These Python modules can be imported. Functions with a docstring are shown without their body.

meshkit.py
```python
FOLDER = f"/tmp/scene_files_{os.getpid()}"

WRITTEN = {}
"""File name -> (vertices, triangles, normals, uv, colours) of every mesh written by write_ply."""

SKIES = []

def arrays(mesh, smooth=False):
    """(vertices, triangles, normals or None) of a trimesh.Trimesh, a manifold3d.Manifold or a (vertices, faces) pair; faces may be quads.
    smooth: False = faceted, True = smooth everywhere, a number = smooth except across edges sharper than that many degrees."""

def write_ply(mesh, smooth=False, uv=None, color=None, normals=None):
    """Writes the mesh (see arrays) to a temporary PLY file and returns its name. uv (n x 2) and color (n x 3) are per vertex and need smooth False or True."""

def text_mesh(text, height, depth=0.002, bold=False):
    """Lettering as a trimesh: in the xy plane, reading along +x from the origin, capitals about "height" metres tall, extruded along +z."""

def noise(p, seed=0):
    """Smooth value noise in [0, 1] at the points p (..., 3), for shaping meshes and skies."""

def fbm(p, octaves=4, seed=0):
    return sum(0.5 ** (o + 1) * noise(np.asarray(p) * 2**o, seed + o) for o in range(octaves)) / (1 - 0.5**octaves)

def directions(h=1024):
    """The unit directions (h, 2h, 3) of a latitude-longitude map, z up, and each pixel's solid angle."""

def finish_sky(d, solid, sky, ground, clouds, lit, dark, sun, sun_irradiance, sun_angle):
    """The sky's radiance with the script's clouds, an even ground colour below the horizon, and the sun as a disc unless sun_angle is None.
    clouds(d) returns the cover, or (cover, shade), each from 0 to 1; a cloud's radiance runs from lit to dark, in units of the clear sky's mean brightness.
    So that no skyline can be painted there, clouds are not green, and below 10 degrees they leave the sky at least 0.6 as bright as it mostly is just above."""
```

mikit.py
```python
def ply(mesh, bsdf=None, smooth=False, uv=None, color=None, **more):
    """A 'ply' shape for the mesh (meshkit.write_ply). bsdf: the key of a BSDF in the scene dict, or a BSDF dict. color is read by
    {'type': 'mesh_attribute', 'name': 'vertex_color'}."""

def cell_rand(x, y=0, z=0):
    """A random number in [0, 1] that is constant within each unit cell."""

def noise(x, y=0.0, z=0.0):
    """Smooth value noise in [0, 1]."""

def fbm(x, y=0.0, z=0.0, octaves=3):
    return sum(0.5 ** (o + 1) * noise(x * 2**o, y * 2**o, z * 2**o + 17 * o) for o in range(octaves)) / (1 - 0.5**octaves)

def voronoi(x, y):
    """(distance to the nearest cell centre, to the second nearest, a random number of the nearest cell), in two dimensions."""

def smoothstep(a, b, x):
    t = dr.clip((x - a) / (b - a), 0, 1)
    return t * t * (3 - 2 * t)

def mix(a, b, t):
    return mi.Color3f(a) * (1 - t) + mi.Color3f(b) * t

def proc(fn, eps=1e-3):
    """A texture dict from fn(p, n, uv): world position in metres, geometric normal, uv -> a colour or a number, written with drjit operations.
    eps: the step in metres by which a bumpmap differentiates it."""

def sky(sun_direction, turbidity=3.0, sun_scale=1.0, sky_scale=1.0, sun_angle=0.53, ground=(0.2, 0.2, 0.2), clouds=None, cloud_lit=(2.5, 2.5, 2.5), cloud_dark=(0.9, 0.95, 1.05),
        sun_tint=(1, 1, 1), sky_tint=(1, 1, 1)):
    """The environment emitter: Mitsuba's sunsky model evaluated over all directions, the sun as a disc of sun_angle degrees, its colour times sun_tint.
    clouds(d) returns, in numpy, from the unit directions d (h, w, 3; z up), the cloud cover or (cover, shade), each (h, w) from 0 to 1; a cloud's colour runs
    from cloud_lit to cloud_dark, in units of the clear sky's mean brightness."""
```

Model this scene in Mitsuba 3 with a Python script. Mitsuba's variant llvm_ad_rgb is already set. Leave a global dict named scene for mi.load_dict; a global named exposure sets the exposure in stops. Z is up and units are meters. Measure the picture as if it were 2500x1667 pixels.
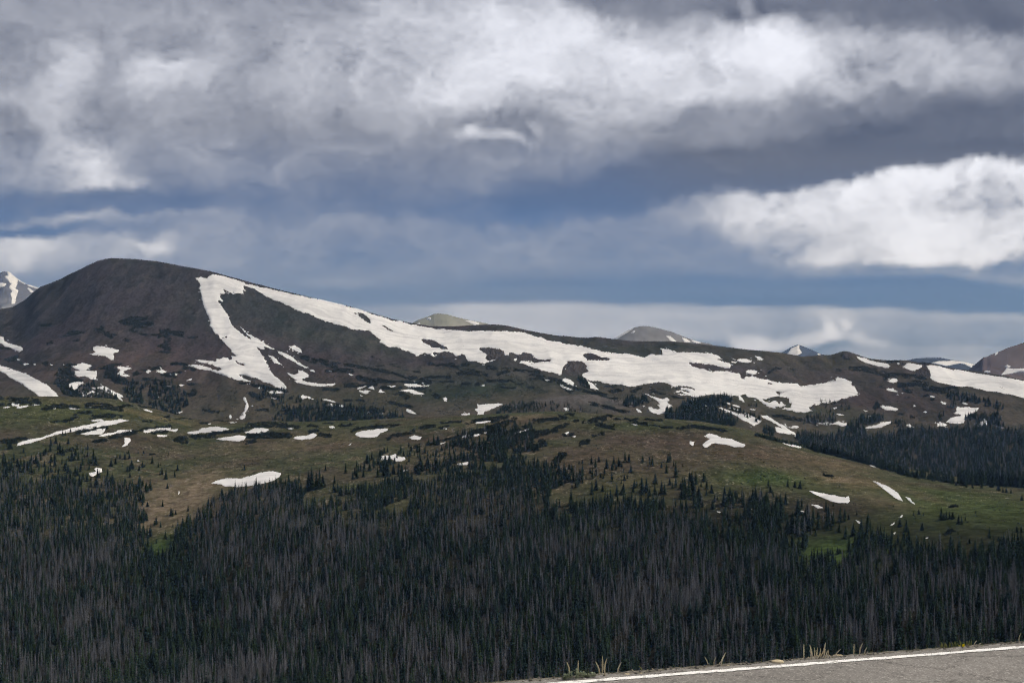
import math, random, numpy as np, trimesh, shapely
from shapely.geometry import Polygon, LineString, Point
from scipy.interpolate import PchipInterpolator
from scipy.ndimage import gaussian_filter1d, gaussian_filter
from scipy.spatial import Delaunay
import drjit as dr
import mitsuba as mi
import mikit, meshkit
T = mi.ScalarTransform4f
rng = np.random.default_rng(7)
random.seed(7)

# ------------------------------------------------------------------ camera, sky, exposure
F = 1250 / math.tan(math.radians(25.0))          # focal length in units of the 2500-wide photograph
HZ = 890.0                                       # the horizon's row there
scene, labels = {}, {}
HAZE = 1.9e-5
scene['air'] = {'type': 'homogeneous', 'albedo': {'type': 'rgb', 'value': [.93, .95, .97]}, 'sigma_t': {'type': 'rgb', 'value': [HAZE * .60, HAZE * .98, HAZE * 1.70]}}
scene['camera'] = {'type': 'perspective', 'fov': 50.0, 'fov_axis': 'x', 'near_clip': 0.1, 'far_clip': 60000.0, 'medium': {'type': 'ref', 'id': 'air'},
                   'principal_point_offset_y': -(HZ - 833.5) / 1667,
                   'to_world': T().look_at(origin=[0, 0, 0], target=[0, 1, 0], up=[0, 0, 1])}
exposure = 1.75
SUN, SUN_SCALE = [.64, .16, .75], .78

# cloud masses seen towards the mountains, far ones last: (azimuth px, row px, half width, half height, tilt deg, luminance, weight, edge hardness)
LAYERS = [
    (1250, 560, 3000, 260, 0, .36, .75, 1.2),
    (120, 120, 420, 260, 0, .28, .75, 1.), (40, 330, 260, 190, 8, .34, .7, 1.), (640, 120, 330, 170, 8, .37, .75, 1.), (560, 350, 330, 150, 15, .32, .7, 1.), (1000, 15, 340, 60, 0, .27, .85, 1.2), (330, 30, 330, 60, 0, .33, .5, 1.),
    (160, 170, 60, 110, -12, .55, .75, 1.3), (235, 380, 75, 130, -36, .60, .85, 1.2), (340, 462, 65, 22, 10, .56, .7, 1.3), (400, 190, 88, 50, 0, .66, .85, 1.4), (330, 290, 90, 60, 0, .30, .5, 1.), (730, 235, 70, 120, -28, .50, .6, 1.2), (560, 250, 120, 60, 10, .42, .4, 1.), (150, 60, 120, 50, 0, .27, .5, 1.),
    (1150, 130, 350, 160, 8, .66, .9, 1.3), (860, 190, 140, 80, 30, .52, .6, 1.2), (1700, 170, 560, 120, 3, .60, .9, 1.3), (2280, 140, 420, 75, 3, .46, .85, 1.3), (1840, 148, 140, 62, 0, .92, .9, 1.2), (1300, 90, 150, 110, 0, .72, .8, 1.1), (1560, 170, 160, 70, 0, .76, .6, 1.1), (1440, 190, 90, 60, 30, .52, .5, 1.1),
    (1120, 200, 120, 60, -15, .74, .6, 1.2), (1500, 290, 300, 75, -8, .45, .7, 1.2), (2000, 215, 240, 50, 5, .44, .6, 1.2), (2420, 205, 200, 40, -3, .48, .6, 1.2),
    (1900, 12, 480, 46, 2, .20, .95, 1.8), (2400, 35, 320, 62, 3, .14, .95, 1.8), (1560, -10, 200, 60, 0, .24, .7, 1.4), (1840, 40, 30, 40, 10, .40, .6, 1.3),
    (2230, 285, 560, 70, -4, .20, .9, 1.4), (2420, 330, 300, 85, -6, .105, .95, 1.5), (1740, 300, 200, 50, -12, .30, .7, 1.3),
    (1060, 400, 340, 110, -4, .26, .75, 1.2), (1560, 400, 300, 60, -10, .24, .85, 1.3), (2000, 390, 580, 66, -7, .135, .97, 1.8), (1640, 440, 260, 40, -14, .14, .95, 1.8), (1400, 485, 280, 48, -12, .13, .93, 1.7),
    (1230, 522, 250, 34, -4, .125, .93, 2.4), (850, 505, 420, 40, 2, .21, .85, 1.5), (260, 500, 420, 34, 3, .20, .8, 1.5), (620, 400, 300, 70, 10, .31, .6, 1.1),
    (1720, 545, 230, 70, -14, .36, .9, 2.2), (1480, 560, 240, 50, -6, .25, .7, 1.4), (2060, 545, 310, 105, -4, .66, .97, 4.2), (2310, 520, 330, 125, 0, .70, .97, 5.), (2200, 585, 240, 60, 2, .86, .75, 1.8), (1990, 575, 90, 45, -10, .54, .7, 1.4), (2420, 590, 120, 50, -20, .62, .7, 1.4), (1820, 505, 160, 40, -12, .58, .8, 1.6), (2110, 480, 120, 34, -6, .84, .8, 1.6), (2350, 440, 200, 40, -4, .93, .8, 1.8), (2420, 470, 50, 34, 20, .52, .5, 1.2), (2330, 420, 22, 40, 30, .42, .4, 1.3),
    (2020, 378, 560, 46, -8, .135, .95, 2.), (1600, 620, 420, 70, 0, .30, .85, 1.3), (1100, 610, 360, 80, 0, .31, .8, 1.2), (700, 600, 380, 60, 0, .38, .75, 1.2), (2200, 665, 400, 22, 2, .33, .6, 1.4),
    (40, 620, 120, 55, 0, .58, .9, 1.5), (240, 615, 100, 36, 0, .46, .7, 1.4), (385, 607, 50, 22, 0, .56, .8, 1.2), (200, 535, 280, 12, 2, .36, .7, 1.3), (60, 556, 300, 16, 0, .23, .6, 1.3), (640, 640, 170, 28, 5, .36, .6, 1.3), (840, 690, 60, 14, 0, .37, .6, 1.3),
    (2150, 718, 900, 38, 1, .09, .97, 2.6), (1250, 722, 480, 24, 0, .24, .85, 1.7), (1680, 690, 520, 34, 1, .22, .75, 1.4),
    (1450, 785, 620, 46, 0, .50, .95, 3.2), (2200, 790, 560, 40, 0, .44, .95, 3.4), (1860, 750, 300, 10, 0, .42, .7, 1.6), (930, 770, 120, 24, 0, .36, .8, 1.7),
    (1960, 818, 80, 16, -4, .66, .7, 1.4), (2000, 799, 16, 20, 8, .74, .7, 1.3), (2052, 789, 13, 13, -20, .74, .7, 1.3), (2040, 775, 50, 30, 0, .52, .6, 1.2), (1830, 826, 66, 16, 0, .66, .8, 1.5), (2138, 833, 40, 13, 0, .60, .7, 1.5), (2085, 825, 26, 18, 0, .58, .6, 1.5), (2420, 820, 240, 48, 0, .33, .7, 1.5), (2200, 850, 330, 18, 0, .46, .6, 1.4), (1900, 880, 2500, 22, 0, .50, .5, 1.3),
    (1145, 342, 46, 13, 4, .52, .6, 1.), (1222, 350, 50, 11, 10, .47, .55, 1.), (1136, 328, 22, 12, 0, .6, .6, 1.1), (1205, 336, 18, 10, 0, .54, .55, 1.1), (580, 342, 20, 14, 0, .40, .5, 1.), (1290, 330, 20, 18, 0, .50, .6, 1.5),
]


def clouds(d):
    az = np.arctan2(d[..., 0], d[..., 1])
    el = np.arcsin(np.clip(d[..., 2], -1, 1))
    a = np.clip(az, -.96, .96)
    x = 1250 + F * np.tan(a) + (az - a) * F * 2
    y = HZ - F * np.tan(np.clip(el, 0, .9)) / np.cos(np.clip(az, -.7, .7))
    q = d / np.maximum(.12 + d[..., 2:3], .12)              # the deck seen in perspective, for the sky overhead
    def nz(s, o, seed, st=2.2):
        return meshkit.fbm(np.stack([x / s, y * st / s, x * 0 + .37], -1), o, seed) * 2 - 1
    wx = x + 90 * nz(380, 3, 1) + 46 * nz(90, 5, 2, 1.3)
    wy = y + 40 * nz(380, 3, 3) + 34 * nz(90, 5, 4, 1.3) * np.clip((720 - y) / 150, .25, 1)
    over = meshkit.fbm(q * 1.6, 5, 11)
    B = .22 + .27 * np.clip((np.degrees(el) - 18) / 40, 0, 1) + .50 * (over - .5) * 2
    B = B + np.clip((y - 200) / 400, 0, 1) * (.25 - B) * .5
    for cx, cy, rx, ry, tilt, val, w, hard in LAYERS:
        t = math.radians(tilt)
        ex, ey = wx - cx, wy - cy
        r = np.sqrt(((ex * math.cos(t) + ey * math.sin(t)) / rx) ** 2 + ((-ex * math.sin(t) + ey * math.cos(t)) / ry) ** 2)
        k = w * np.exp(-np.clip(r, 0, 6) ** (2 * hard) * .8)
        B = B + k * (val - B)
    def billow(sc, o, seed, st):
        tot, amp = 0, 0
        for k in range(o):
            f = 2.0 ** k / sc
            n = meshkit.noise(np.stack([(x + 1.3 * (wx - x)) * f, (y + 1.3 * (wy - y)) * st * f, x * 0 + 3.3 * k], -1), seed + k)
            tot, amp = tot + .62 ** k * np.abs(2 * n - 1), amp + .62 ** k
        return tot / amp
    puff = .42 - billow(210, 6, 40, 1.35)                    # rounded heads with darker creases between them
    fade = (1 - .40 * np.clip((y - 460) / 110, 0, 1) * np.clip((1900 - x) / 150, 0, 1)) * (1 - .55 * np.clip((y - 640) / 60, 0, 1)) * np.clip((y + 1500) / 900, 0, 1)
    rough = .26 * nz(260, 4, 6, 1.4) + 1.02 * puff * np.clip(.40 + 1.1 * B, .45, 1.25)
    B = B * (1 + rough * fade)
    B = B + .20 * np.clip(B - .30, 0, 1)
    B = np.where(B > .55, .55 + .45 * np.tanh((B - .55) / .55), B)
    if B.ndim == 2 and min(B.shape) > 64:                     # keep the rims of the heads crisp at the sky's own resolution
        B = B + 1.1 * (B - gaussian_filter(B, 1.1)) + .5 * (B - gaussian_filter(B, 3.)) * (y < 700)
    B = np.maximum(B, .10 + .04 * np.clip((y - 330) / 60, 0, 1))
    blue = np.clip((y - 290 - 90 * np.clip((x - 1500) / 300, 0, 1)) / 240, .08, 1) * np.clip((.66 - B) / .44, 0, 1) * np.clip(.92 + .3 * nz(300, 3, 9), .5, 1)
    return 1 - .72 * np.clip(blue, 0, 1), np.clip(1 - B, 0, 1)


scene['sky'] = mikit.sky(SUN, turbidity=3, sun_scale=SUN_SCALE, sun_tint=(.90, 1.0, 1.13), sun_angle=10, clouds=clouds,
                         cloud_lit=(7.7, 7.95, 8.85), cloud_dark=(.0, .10, .45), sky_scale=1.0, sky_tint=(.225, .335, .52), ground=(.1, .1, .1))

# ------------------------------------------------------------------ materials
def lit(c):
    return {'type': 'twosided', 'b': {'type': 'diffuse', 'reflectance': c if isinstance(c, dict) else {'type': 'rgb', 'value': list(c)}}}

S = mikit.smoothstep
EYE = 2.2


def noise2(p, s, oct=3, st=1.0):
    return mikit.fbm(p.x / s, p.y / (s * st), 3.7, octaves=oct)


# ------------------------------------------------------------------ terrain: ridge lines with their own distances, and the ground between them
def line(*pts):
    a = np.array(pts, float)
    return lambda px: np.interp(px, a[:, 0], a[:, 1])

crest_row = line((-400, 972), (0, 967), (143, 968), (260, 972), (330, 985), (420, 1010), (460, 1022), (600, 1029), (750, 1030), (900, 1026), (1000, 1021), (1150, 1014), (1300, 1008),
                 (1340, 1006), (1400, 1007), (1450, 1010), (1500, 1013), (1600, 1021), (1700, 1029), (1800, 1045), (1850, 1056), (1900, 1072), (1950, 1087), (2000, 1103), (2100, 1128),
                 (2200, 1152), (2300, 1170), (2400, 1182), (2500, 1190), (2900, 1215))
crest_y = line((-400, 1560), (0, 1500), (420, 1560), (600, 1500), (1000, 1450), (1400, 1400), (1800, 1320), (2100, 1230), (2500, 1120), (2900, 1040))
sky_row = line((-400, 900), (-120, 800), (0, 755), (30, 750), (60, 733), (95, 702), (150, 681), (165, 672), (200, 656), (240, 637), (270, 631), (320, 632), (380, 638), (450, 651), (520, 664),
               (600, 686), (700, 712), (770, 729), (850, 747), (870, 753), (950, 777), (1000, 788), (1050, 796), (1100, 797), (1150, 794), (1200, 792), (1240, 795), (1290, 807), (1350, 818),
               (1430, 825), (1455, 822), (1500, 828), (1550, 833), (1640, 833), (1690, 838), (1750, 844), (1820, 853), (1900, 860), (1960, 871), (2010, 866), (2030, 868), (2062, 860), (2085, 864),
               (2120, 875), (2170, 880), (2205, 879), (2245, 885), (2270, 886), (2320, 898), (2400, 909), (2450, 917), (2500, 928), (2900, 985))
sky_y = line((-400, 2650), (0, 2700), (270, 2750), (600, 2700), (1500, 2750), (2000, 2600), (2500, 2400), (2900, 2300))

COL = np.arange(-480, 2981, 4.0)
U = (COL - 1250) / F
cr, cy = gaussian_filter1d(crest_row(COL), 2.0), gaussian_filter1d(crest_y(COL), 20)
sr, sy = gaussian_filter1d(sky_row(COL), 1.0), gaussian_filter1d(sky_y(COL), 20)
zc, zs = -(cr - HZ) / F * cy, -(sr - HZ) / F * sy
right = np.clip((COL - 1500) / 1000, 0, 1)
foot_y = cy + 420
foot_row = cr + 8 + 4 * right
zf = -(foot_row - HZ) / F * foot_y
KY = [np.full_like(U, 300.), .36 * cy, .45 * cy, .57 * cy, .70 * cy + 40 * right, .88 * cy, cy, cy + 120, cy + 300, foot_y,
      foot_y + .45 * (sy - foot_y), foot_y + .86 * (sy - foot_y), sy, sy + 200, sy + 900]
row4 = 1205 + 60 * right
KZ = [np.full_like(U, -186.), np.full_like(U, -189.) + 25 * right, -(1645 - HZ) / F * KY[2], -(1390 + 25 * right - HZ) / F * KY[3], -(row4 - HZ) / F * KY[4],
      -(.70 * cr + .30 * row4 - HZ) / F * KY[5], zc, zc - 8, zc - 35 - 25 * right, zf,
      zf + .36 * (zs - zf), zf + .845 * (zs - zf), zs, zs - 25, np.maximum(zs - 230, -228)]
ROWS = [14, 16, 30, 44, 52, 44, 16, 12, 14, 70, 90, 40, 8, 10]
tt = np.concatenate([np.arange(n) / n + k for k, n in enumerate(ROWS)] + [[len(ROWS)]])
CREST, FOOT, SKY_LINE = 6, 8, 12
kY, kZ = np.array(KY), np.array(KZ)
GY = np.array([np.interp(tt, np.arange(len(KY)), kY[:, i]) for i in range(len(U))])        # columns x rows
GZ = np.array([PchipInterpolator(kY[:, i], kZ[:, i])(GY[i]) for i in range(len(U))])
GX = U[:, None] * GY


def relief(X, Y, s, o, seed):
    return meshkit.fbm(np.stack([X / s, Y / s, X * 0], -1), o, seed) * 2 - 1

def near_line(k, w):
    return 1 - np.exp(-((tt - k) / w) ** 2)

calm = np.minimum(near_line(CREST, .5), near_line(SKY_LINE, .25))[None]
mtn = np.clip((tt - 8.2) / .8, 0, 1)[None]
GZ = GZ + (1 - mtn) * (3.4 * relief(GX, GY, 110, 3, 21) * calm + 1.1 * relief(GX, GY, 18, 3, 22) * (.25 + .75 * calm))
gull = np.abs(relief(GX + 25 * relief(GX, GY, 220, 2, 31), GY * .22, 60, 3, 32))
GZ = GZ + mtn * calm * (10 * relief(GX, GY, 260, 3, 23) - 8.0 * gull * np.clip((tt - 9.2), 0, 1)[None] + 2.4 * relief(GX, GY, 34, 3, 24)) + mtn * .5 * relief(GX, GY, 14, 2, 25)
def knoll(px, Y, rx, ry, h):
    X = (px - 1250) / F * Y
    return h * np.exp(-((GX - X) / rx) ** 2 - ((GY - Y) / ry) ** 2)
GZ = GZ + knoll(1430, 1930, 95, 60, 13) + knoll(1180, 1890, 50, 40, 7) + knoll(2062, 2560, 26, 60, 4) + knoll(60, 1985, 70, 60, 10)
GROW = HZ - GZ / GY * F
GMIN = np.minimum.accumulate(GROW, axis=1)
J_MTN = int(np.argmin(np.abs(tt - FOOT)))


def hits(px, py, first=0):
    """Where the sight lines through these points of the photograph meet the ground: (X, Y, Z)."""
    px, py = np.atleast_1d(np.asarray(px, float)), np.atleast_1d(np.asarray(py, float))
    c = np.clip((px - COL[0]) / 4.0, 0, len(COL) - 1.001)
    out = []
    for k in (0, 1):
        i = c.astype(int) + k
        ys = np.empty(len(px))
        for n, (ii, row) in enumerate(zip(i, py)):
            m = np.minimum.accumulate(GROW[ii, first:]) if first else GMIN[ii]
            j = int(np.searchsorted(-m, -row))
            j = min(max(j, 1), len(m) - 1)
            while j > 1 and m[j] == m[j - 1]:
                j -= 1
            a, b = GROW[ii, first + j - 1], GROW[ii, first + j]
            t = np.clip((a - row) / (a - b) if abs(a - b) > 1e-6 else 1, 0, 1)
            ys[n] = GY[ii, first + j - 1] * (1 - t) + GY[ii, first + j] * t
        out.append(ys)
    w = c - c.astype(int)
    Y = np.where(np.abs(out[0] - out[1]) < 90, out[0] * (1 - w) + out[1] * w, np.where(w < .5, out[0], out[1]))
    X = (px - 1250) / F * Y
    return X, Y, height(X, Y)


def height(X, Y):
    X, Y = np.atleast_1d(np.asarray(X, float)), np.atleast_1d(np.asarray(Y, float))
    c = np.clip((X / Y * F + 1250 - COL[0]) / 4.0, 0, len(COL) - 1.001)
    i = c.astype(int)
    w = c - i
    z = []
    for k in (0, 1):
        ks = kY[:, i + k]
        t = np.zeros(len(X))
        for m in range(len(KY) - 1):
            inside = (Y >= ks[m]) & (Y <= ks[m + 1])
            t = np.where(inside, m + (Y - ks[m]) / (ks[m + 1] - ks[m]), t)
        t = np.where(Y > ks[-1], len(KY) - 1, t)
        j = np.clip(np.searchsorted(tt, t, side='right') - 1, 0, len(tt) - 2)
        f = (t - tt[j]) / (tt[j + 1] - tt[j])
        z.append(GZ[i + k, j] * (1 - f) + GZ[i + k, j + 1] * f)
    return z[0] * (1 - w) + z[1] * w


def sheet(i0, j0, j1):
    v = np.stack([GX[:, j0:j1 + 1], GY[:, j0:j1 + 1], GZ[:, j0:j1 + 1]], -1)
    a, b = v.shape[:2]
    n = np.arange(a * b).reshape(a, b)
    return v.reshape(-1, 3), np.stack([n[:-1, :-1], n[1:, :-1], n[1:, 1:], n[:-1, 1:]], -1).reshape(-1, 4)


def tag(key, label, category=None, group=None, kind=None):
    labels[key] = {k: v for k, v in dict(label=label, category=category, group=group, kind=kind).items() if v}

count = {}
def numbered(name):
    n = count.get(name, 0)
    count[name] = n + 1
    return name if n == 0 else f'{name}_{n:03d}'

# zooms of the photograph that the outlines were read from: origin and scale
ZOOM = {'a': (0, 600, 3.136), 'b': (600, 600, 3.136), 'c': (1200, 600, 3.136), 'd': (1800, 600, 3.136), 'e': (0, 960, 3.136), 'f': (600, 960, 3.136), 'g': (1200, 960, 3.136),
        'h': (1800, 960, 3.136), 'A0': (0, 820, 6.271), 'A1': (350, 820, 6.271), 'A2': (700, 820, 6.271), 'A3': (1050, 820, 6.271), 'A4': (1400, 820, 6.271), 'A5': (1750, 820, 6.271),
        'A6': (2100, 820, 6.271), 'B': (450, 640, 6.271), 'i1': (1300, 1467, 3.92), 'i2': (1900, 1467, 3.92), 'p': (0, 0, 1.)}

def P(z, *nums):
    x0, y0, s = ZOOM[z]
    a = np.array(nums, float).reshape(-1, 2)
    return a / s + [x0, y0]

def zone(px, py, rpx, depth, col, amp, first=0):
    X, Y, Z = hits([px], [py], first)
    return (float(X[0]), float(Y[0]), rpx / F * float(Y[0]), depth, col, amp)

GREEN, OLIVE, TAN, BROWN, DARK = (.062, .080, .032), (.085, .082, .045), (.21, .165, .115), (.088, .066, .052), (.062, .048, .040)
HILL_ZONES = [zone(*z) for z in [
    (110, 1000, 330, 90, (.075, .085, .036), .9), (340, 1008, 150, 14, (.16, .13, .07), .8), (2350, 1235, 330, 130, (.066, .086, .034), .95), (1880, 1165, 150, 45, (.058, .088, .03), .95), (2250, 1195, 200, 40, (.06, .08, .03), .6),
    (1545, 1180, 170, 45, OLIVE, .8), (395, 1330, 45, 60, (.05, .08, .026), 1.), (2030, 1350, 110, 40, (.06, .09, .03), 1.), (900, 1190, 170, 22, (.05, .07, .03), .7), (960, 1235, 110, 40, OLIVE, .8), (1400, 1280, 80, 30, (.05, .075, .03), .8),
    (460, 1195, 110, 70, TAN, 1.), (420, 1250, 70, 45, TAN, .8), (700, 1090, 210, 55, (.14, .108, .075), .6), (1000, 1120, 150, 40, OLIVE, .6), (800, 1060, 120, 40, (.10, .085, .05), .6),
    (2010, 1130, 110, 50, (.17, .13, .085), .75), (2080, 1175, 90, 50, (.19, .145, .095), .85), (2150, 1225, 60, 40, (.16, .125, .085), .7), (1240, 1022, 90, 22, (.17, .135, .085), .8), (2250, 1210, 30, 60, (.13, .10, .07), .5),
    (1650, 1085, 230, 90, BROWN, .8), (1850, 1110, 160, 60, (.105, .078, .055), .8), (1450, 1110, 220, 50, (.10, .078, .055), .6), (1000, 1062, 80, 20, DARK, .8), (1060, 1075, 90, 18, (.08, .055, .045), .7), (2040, 1240, 110, 45, DARK, .8),
    (1600, 1040, 260, 25, (.062, .074, .036), .8), (1000, 1030, 330, 16, (.07, .078, .04), .8), (210, 1050, 160, 22, DARK, .6), (520, 1060, 300, 25, (.075, .068, .042), .5), (2100, 1120, 240, 40, (.06, .078, .035), .7), (1400, 1005, 160, 20, (.075, .082, .04), .7)]]
MTN_ZONES = [zone(*z, J_MTN) for z in [
    (1150, 950, 240, 120, (.030, .044, .026), .85), (1180, 905, 160, 60, (.04, .045, .032), .7), (1440, 968, 120, 60, (.125, .115, .112), .95), (1290, 985, 60, 25, (.11, .10, .09), .7), (1280, 920, 160, 60, (.085, .078, .066), .6),
    (1500, 850, 420, 110, (.050, .052, .037), .8), (1980, 880, 240, 140, (.082, .070, .052), .85), (1700, 940, 160, 70, (.05, .05, .034), .6), (2150, 980, 230, 140, (.052, .038, .038), .85), (1950, 1000, 200, 50, (.05, .058, .036), .7),
    (550, 960, 220, 110, (.075, .066, .048), .85), (700, 1000, 260, 80, (.085, .075, .05), .7), (900, 960, 130, 60, (.085, .076, .048), .7), (830, 920, 140, 60, (.08, .055, .052), .5), (700, 770, 160, 130, (.042, .048, .044), .8), (850, 830, 160, 60, (.055, .062, .046), .7), (250, 700, 240, 250, (.053, .048, .052), .8),
    (330, 880, 260, 110, (.082, .060, .054), .8), (60, 930, 140, 90, (.080, .060, .052), .7), (2350, 940, 160, 60, (.05, .05, .036), .6), (1020, 905, 130, 40, (.085, .08, .066), .7), (2150, 905, 160, 30, (.09, .075, .058), .7)]]


def paint(p, zones, base, n2):
    col = base
    for X, Y, rx, ry, c, amp in zones:
        w = amp * dr.exp(-dr.square((p.x - X) / rx) - dr.square((p.y - Y) / ry))
        col = mikit.mix(col, c, dr.clip(w * (.55 + .9 * n2), 0, 1))
    return col


def hill_colour(p, n, uv):
    n1, n2 = noise2(p, 75, 4), noise2(p, 17, 3)
    n3 = mikit.noise(p.x / 1.9, p.y / 1.9, 2.)
    n4 = mikit.noise(p.x / 5.2, p.y / 3.4, 5.)
    col = mikit.mix((.084, .068, .050), (.070, .076, .042), S(.36, .56, n1))
    col = mikit.mix(col, (.118, .096, .066), S(.52, .66, n2) * S(.35, .55, n1) * .75)
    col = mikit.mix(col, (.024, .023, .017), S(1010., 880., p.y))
    col = paint(p, HILL_ZONES, col, n2)
    pale = S(.74, .90, n3) * S(.45, .62, n2) * S(800., 1000., p.y)
    col = mikit.mix(col, (.30, .26, .21), pale * .5)
    patch = S(.48, .60, mikit.fbm(p.x / 9 + n2, p.y / 12, 8., octaves=4))
    return mikit.mix(col, mi.Color3f(col) * mi.Color3f(.60, .66, .58), patch * .7) * (.44 + .52 * n3 + .60 * n4) * .74


def mountain_colour(p, n, uv):
    n1, n2 = noise2(p, 170, 4), noise2(p, 38, 3)
    n3 = mikit.noise(p.x / 3.2, p.y / 5.0, 2.)
    streak = mikit.fbm(p.x / 16 + 1.4 * n2, p.y / 140, 1., octaves=3)
    col = mikit.mix((.070, .056, .060), (.053, .052, .050), S(.36, .62, n1))
    col = mikit.mix(col, (.088, .077, .056), S(0., -70., p.z + 60. * (n1 - .5)) * .85)
    col = paint(p, MTN_ZONES, col, n2)
    col = mikit.mix(col, (.115, .098, .085), S(.60, .78, mikit.fbm(p.x / 11, p.y / 26, 4., octaves=3)) * .35)
    patch = S(.46, .60, mikit.fbm(p.x / 24 + 2 * n2, p.y / 60, 8., octaves=4))
    return mikit.mix(col, mi.Color3f(col) * mi.Color3f(.66, .74, .70), patch * .8) * (.36 + .58 * n3 + .46 * streak + .30 * n2) * .72


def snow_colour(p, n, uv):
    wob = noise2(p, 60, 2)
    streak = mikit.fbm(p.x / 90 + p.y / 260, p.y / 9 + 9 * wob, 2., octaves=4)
    grime_shade = S(.44, .66, streak) * .36 + S(.45, .75, noise2(p, 130, 3)) * .34  # dirt streaks, plus the snow's grey shading put into its colour
    col = mikit.mix((.68, .675, .67), (.41, .41, .425), grime_shade)
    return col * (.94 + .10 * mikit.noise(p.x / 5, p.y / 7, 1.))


def peak_colour(a, b):
    def fn(p, n, uv):
        n1 = mikit.fbm(p.x / 260, p.y / 700, p.z / 200, octaves=4)
        n2 = mikit.fbm(p.x / 45, p.y / 300, p.z / 60, octaves=3)
        return mikit.mix(a, b, S(.35, .65, n1)) * (.7 + .6 * n2)
    return mikit.proc(fn)


scene['m_hill'] = lit(mikit.proc(hill_colour))
scene['m_mountain'] = lit(mikit.proc(mountain_colour))
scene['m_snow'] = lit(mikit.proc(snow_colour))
scene['m_ground'] = lit((.05, .05, .035))

scene['grassy_hill'] = mikit.ply(sheet(0, 0, J_MTN), 'm_hill')
tag('grassy_hill', 'brown and green tundra hill with forest on its lower slope', kind='structure')
scene['mountain'] = mikit.ply(sheet(0, J_MTN, len(tt) - 1), 'm_mountain')
tag('mountain', 'broad dark summit and its long snowy ridge', kind='structure')
a = np.arange(96) * 2 * np.pi / 96
disc = np.vstack([np.stack([12800 * np.cos(a), 12800 * np.sin(a), 0 * a - 232], 1), [[0, 0, -232]]])
scene['ground'] = mikit.ply((disc, np.stack([np.arange(96), (np.arange(96) + 1) % 96, np.full(96, 96)], 1)), 'm_ground')
tag('ground', 'valley floor that reaches to the horizon', kind='structure')

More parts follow.
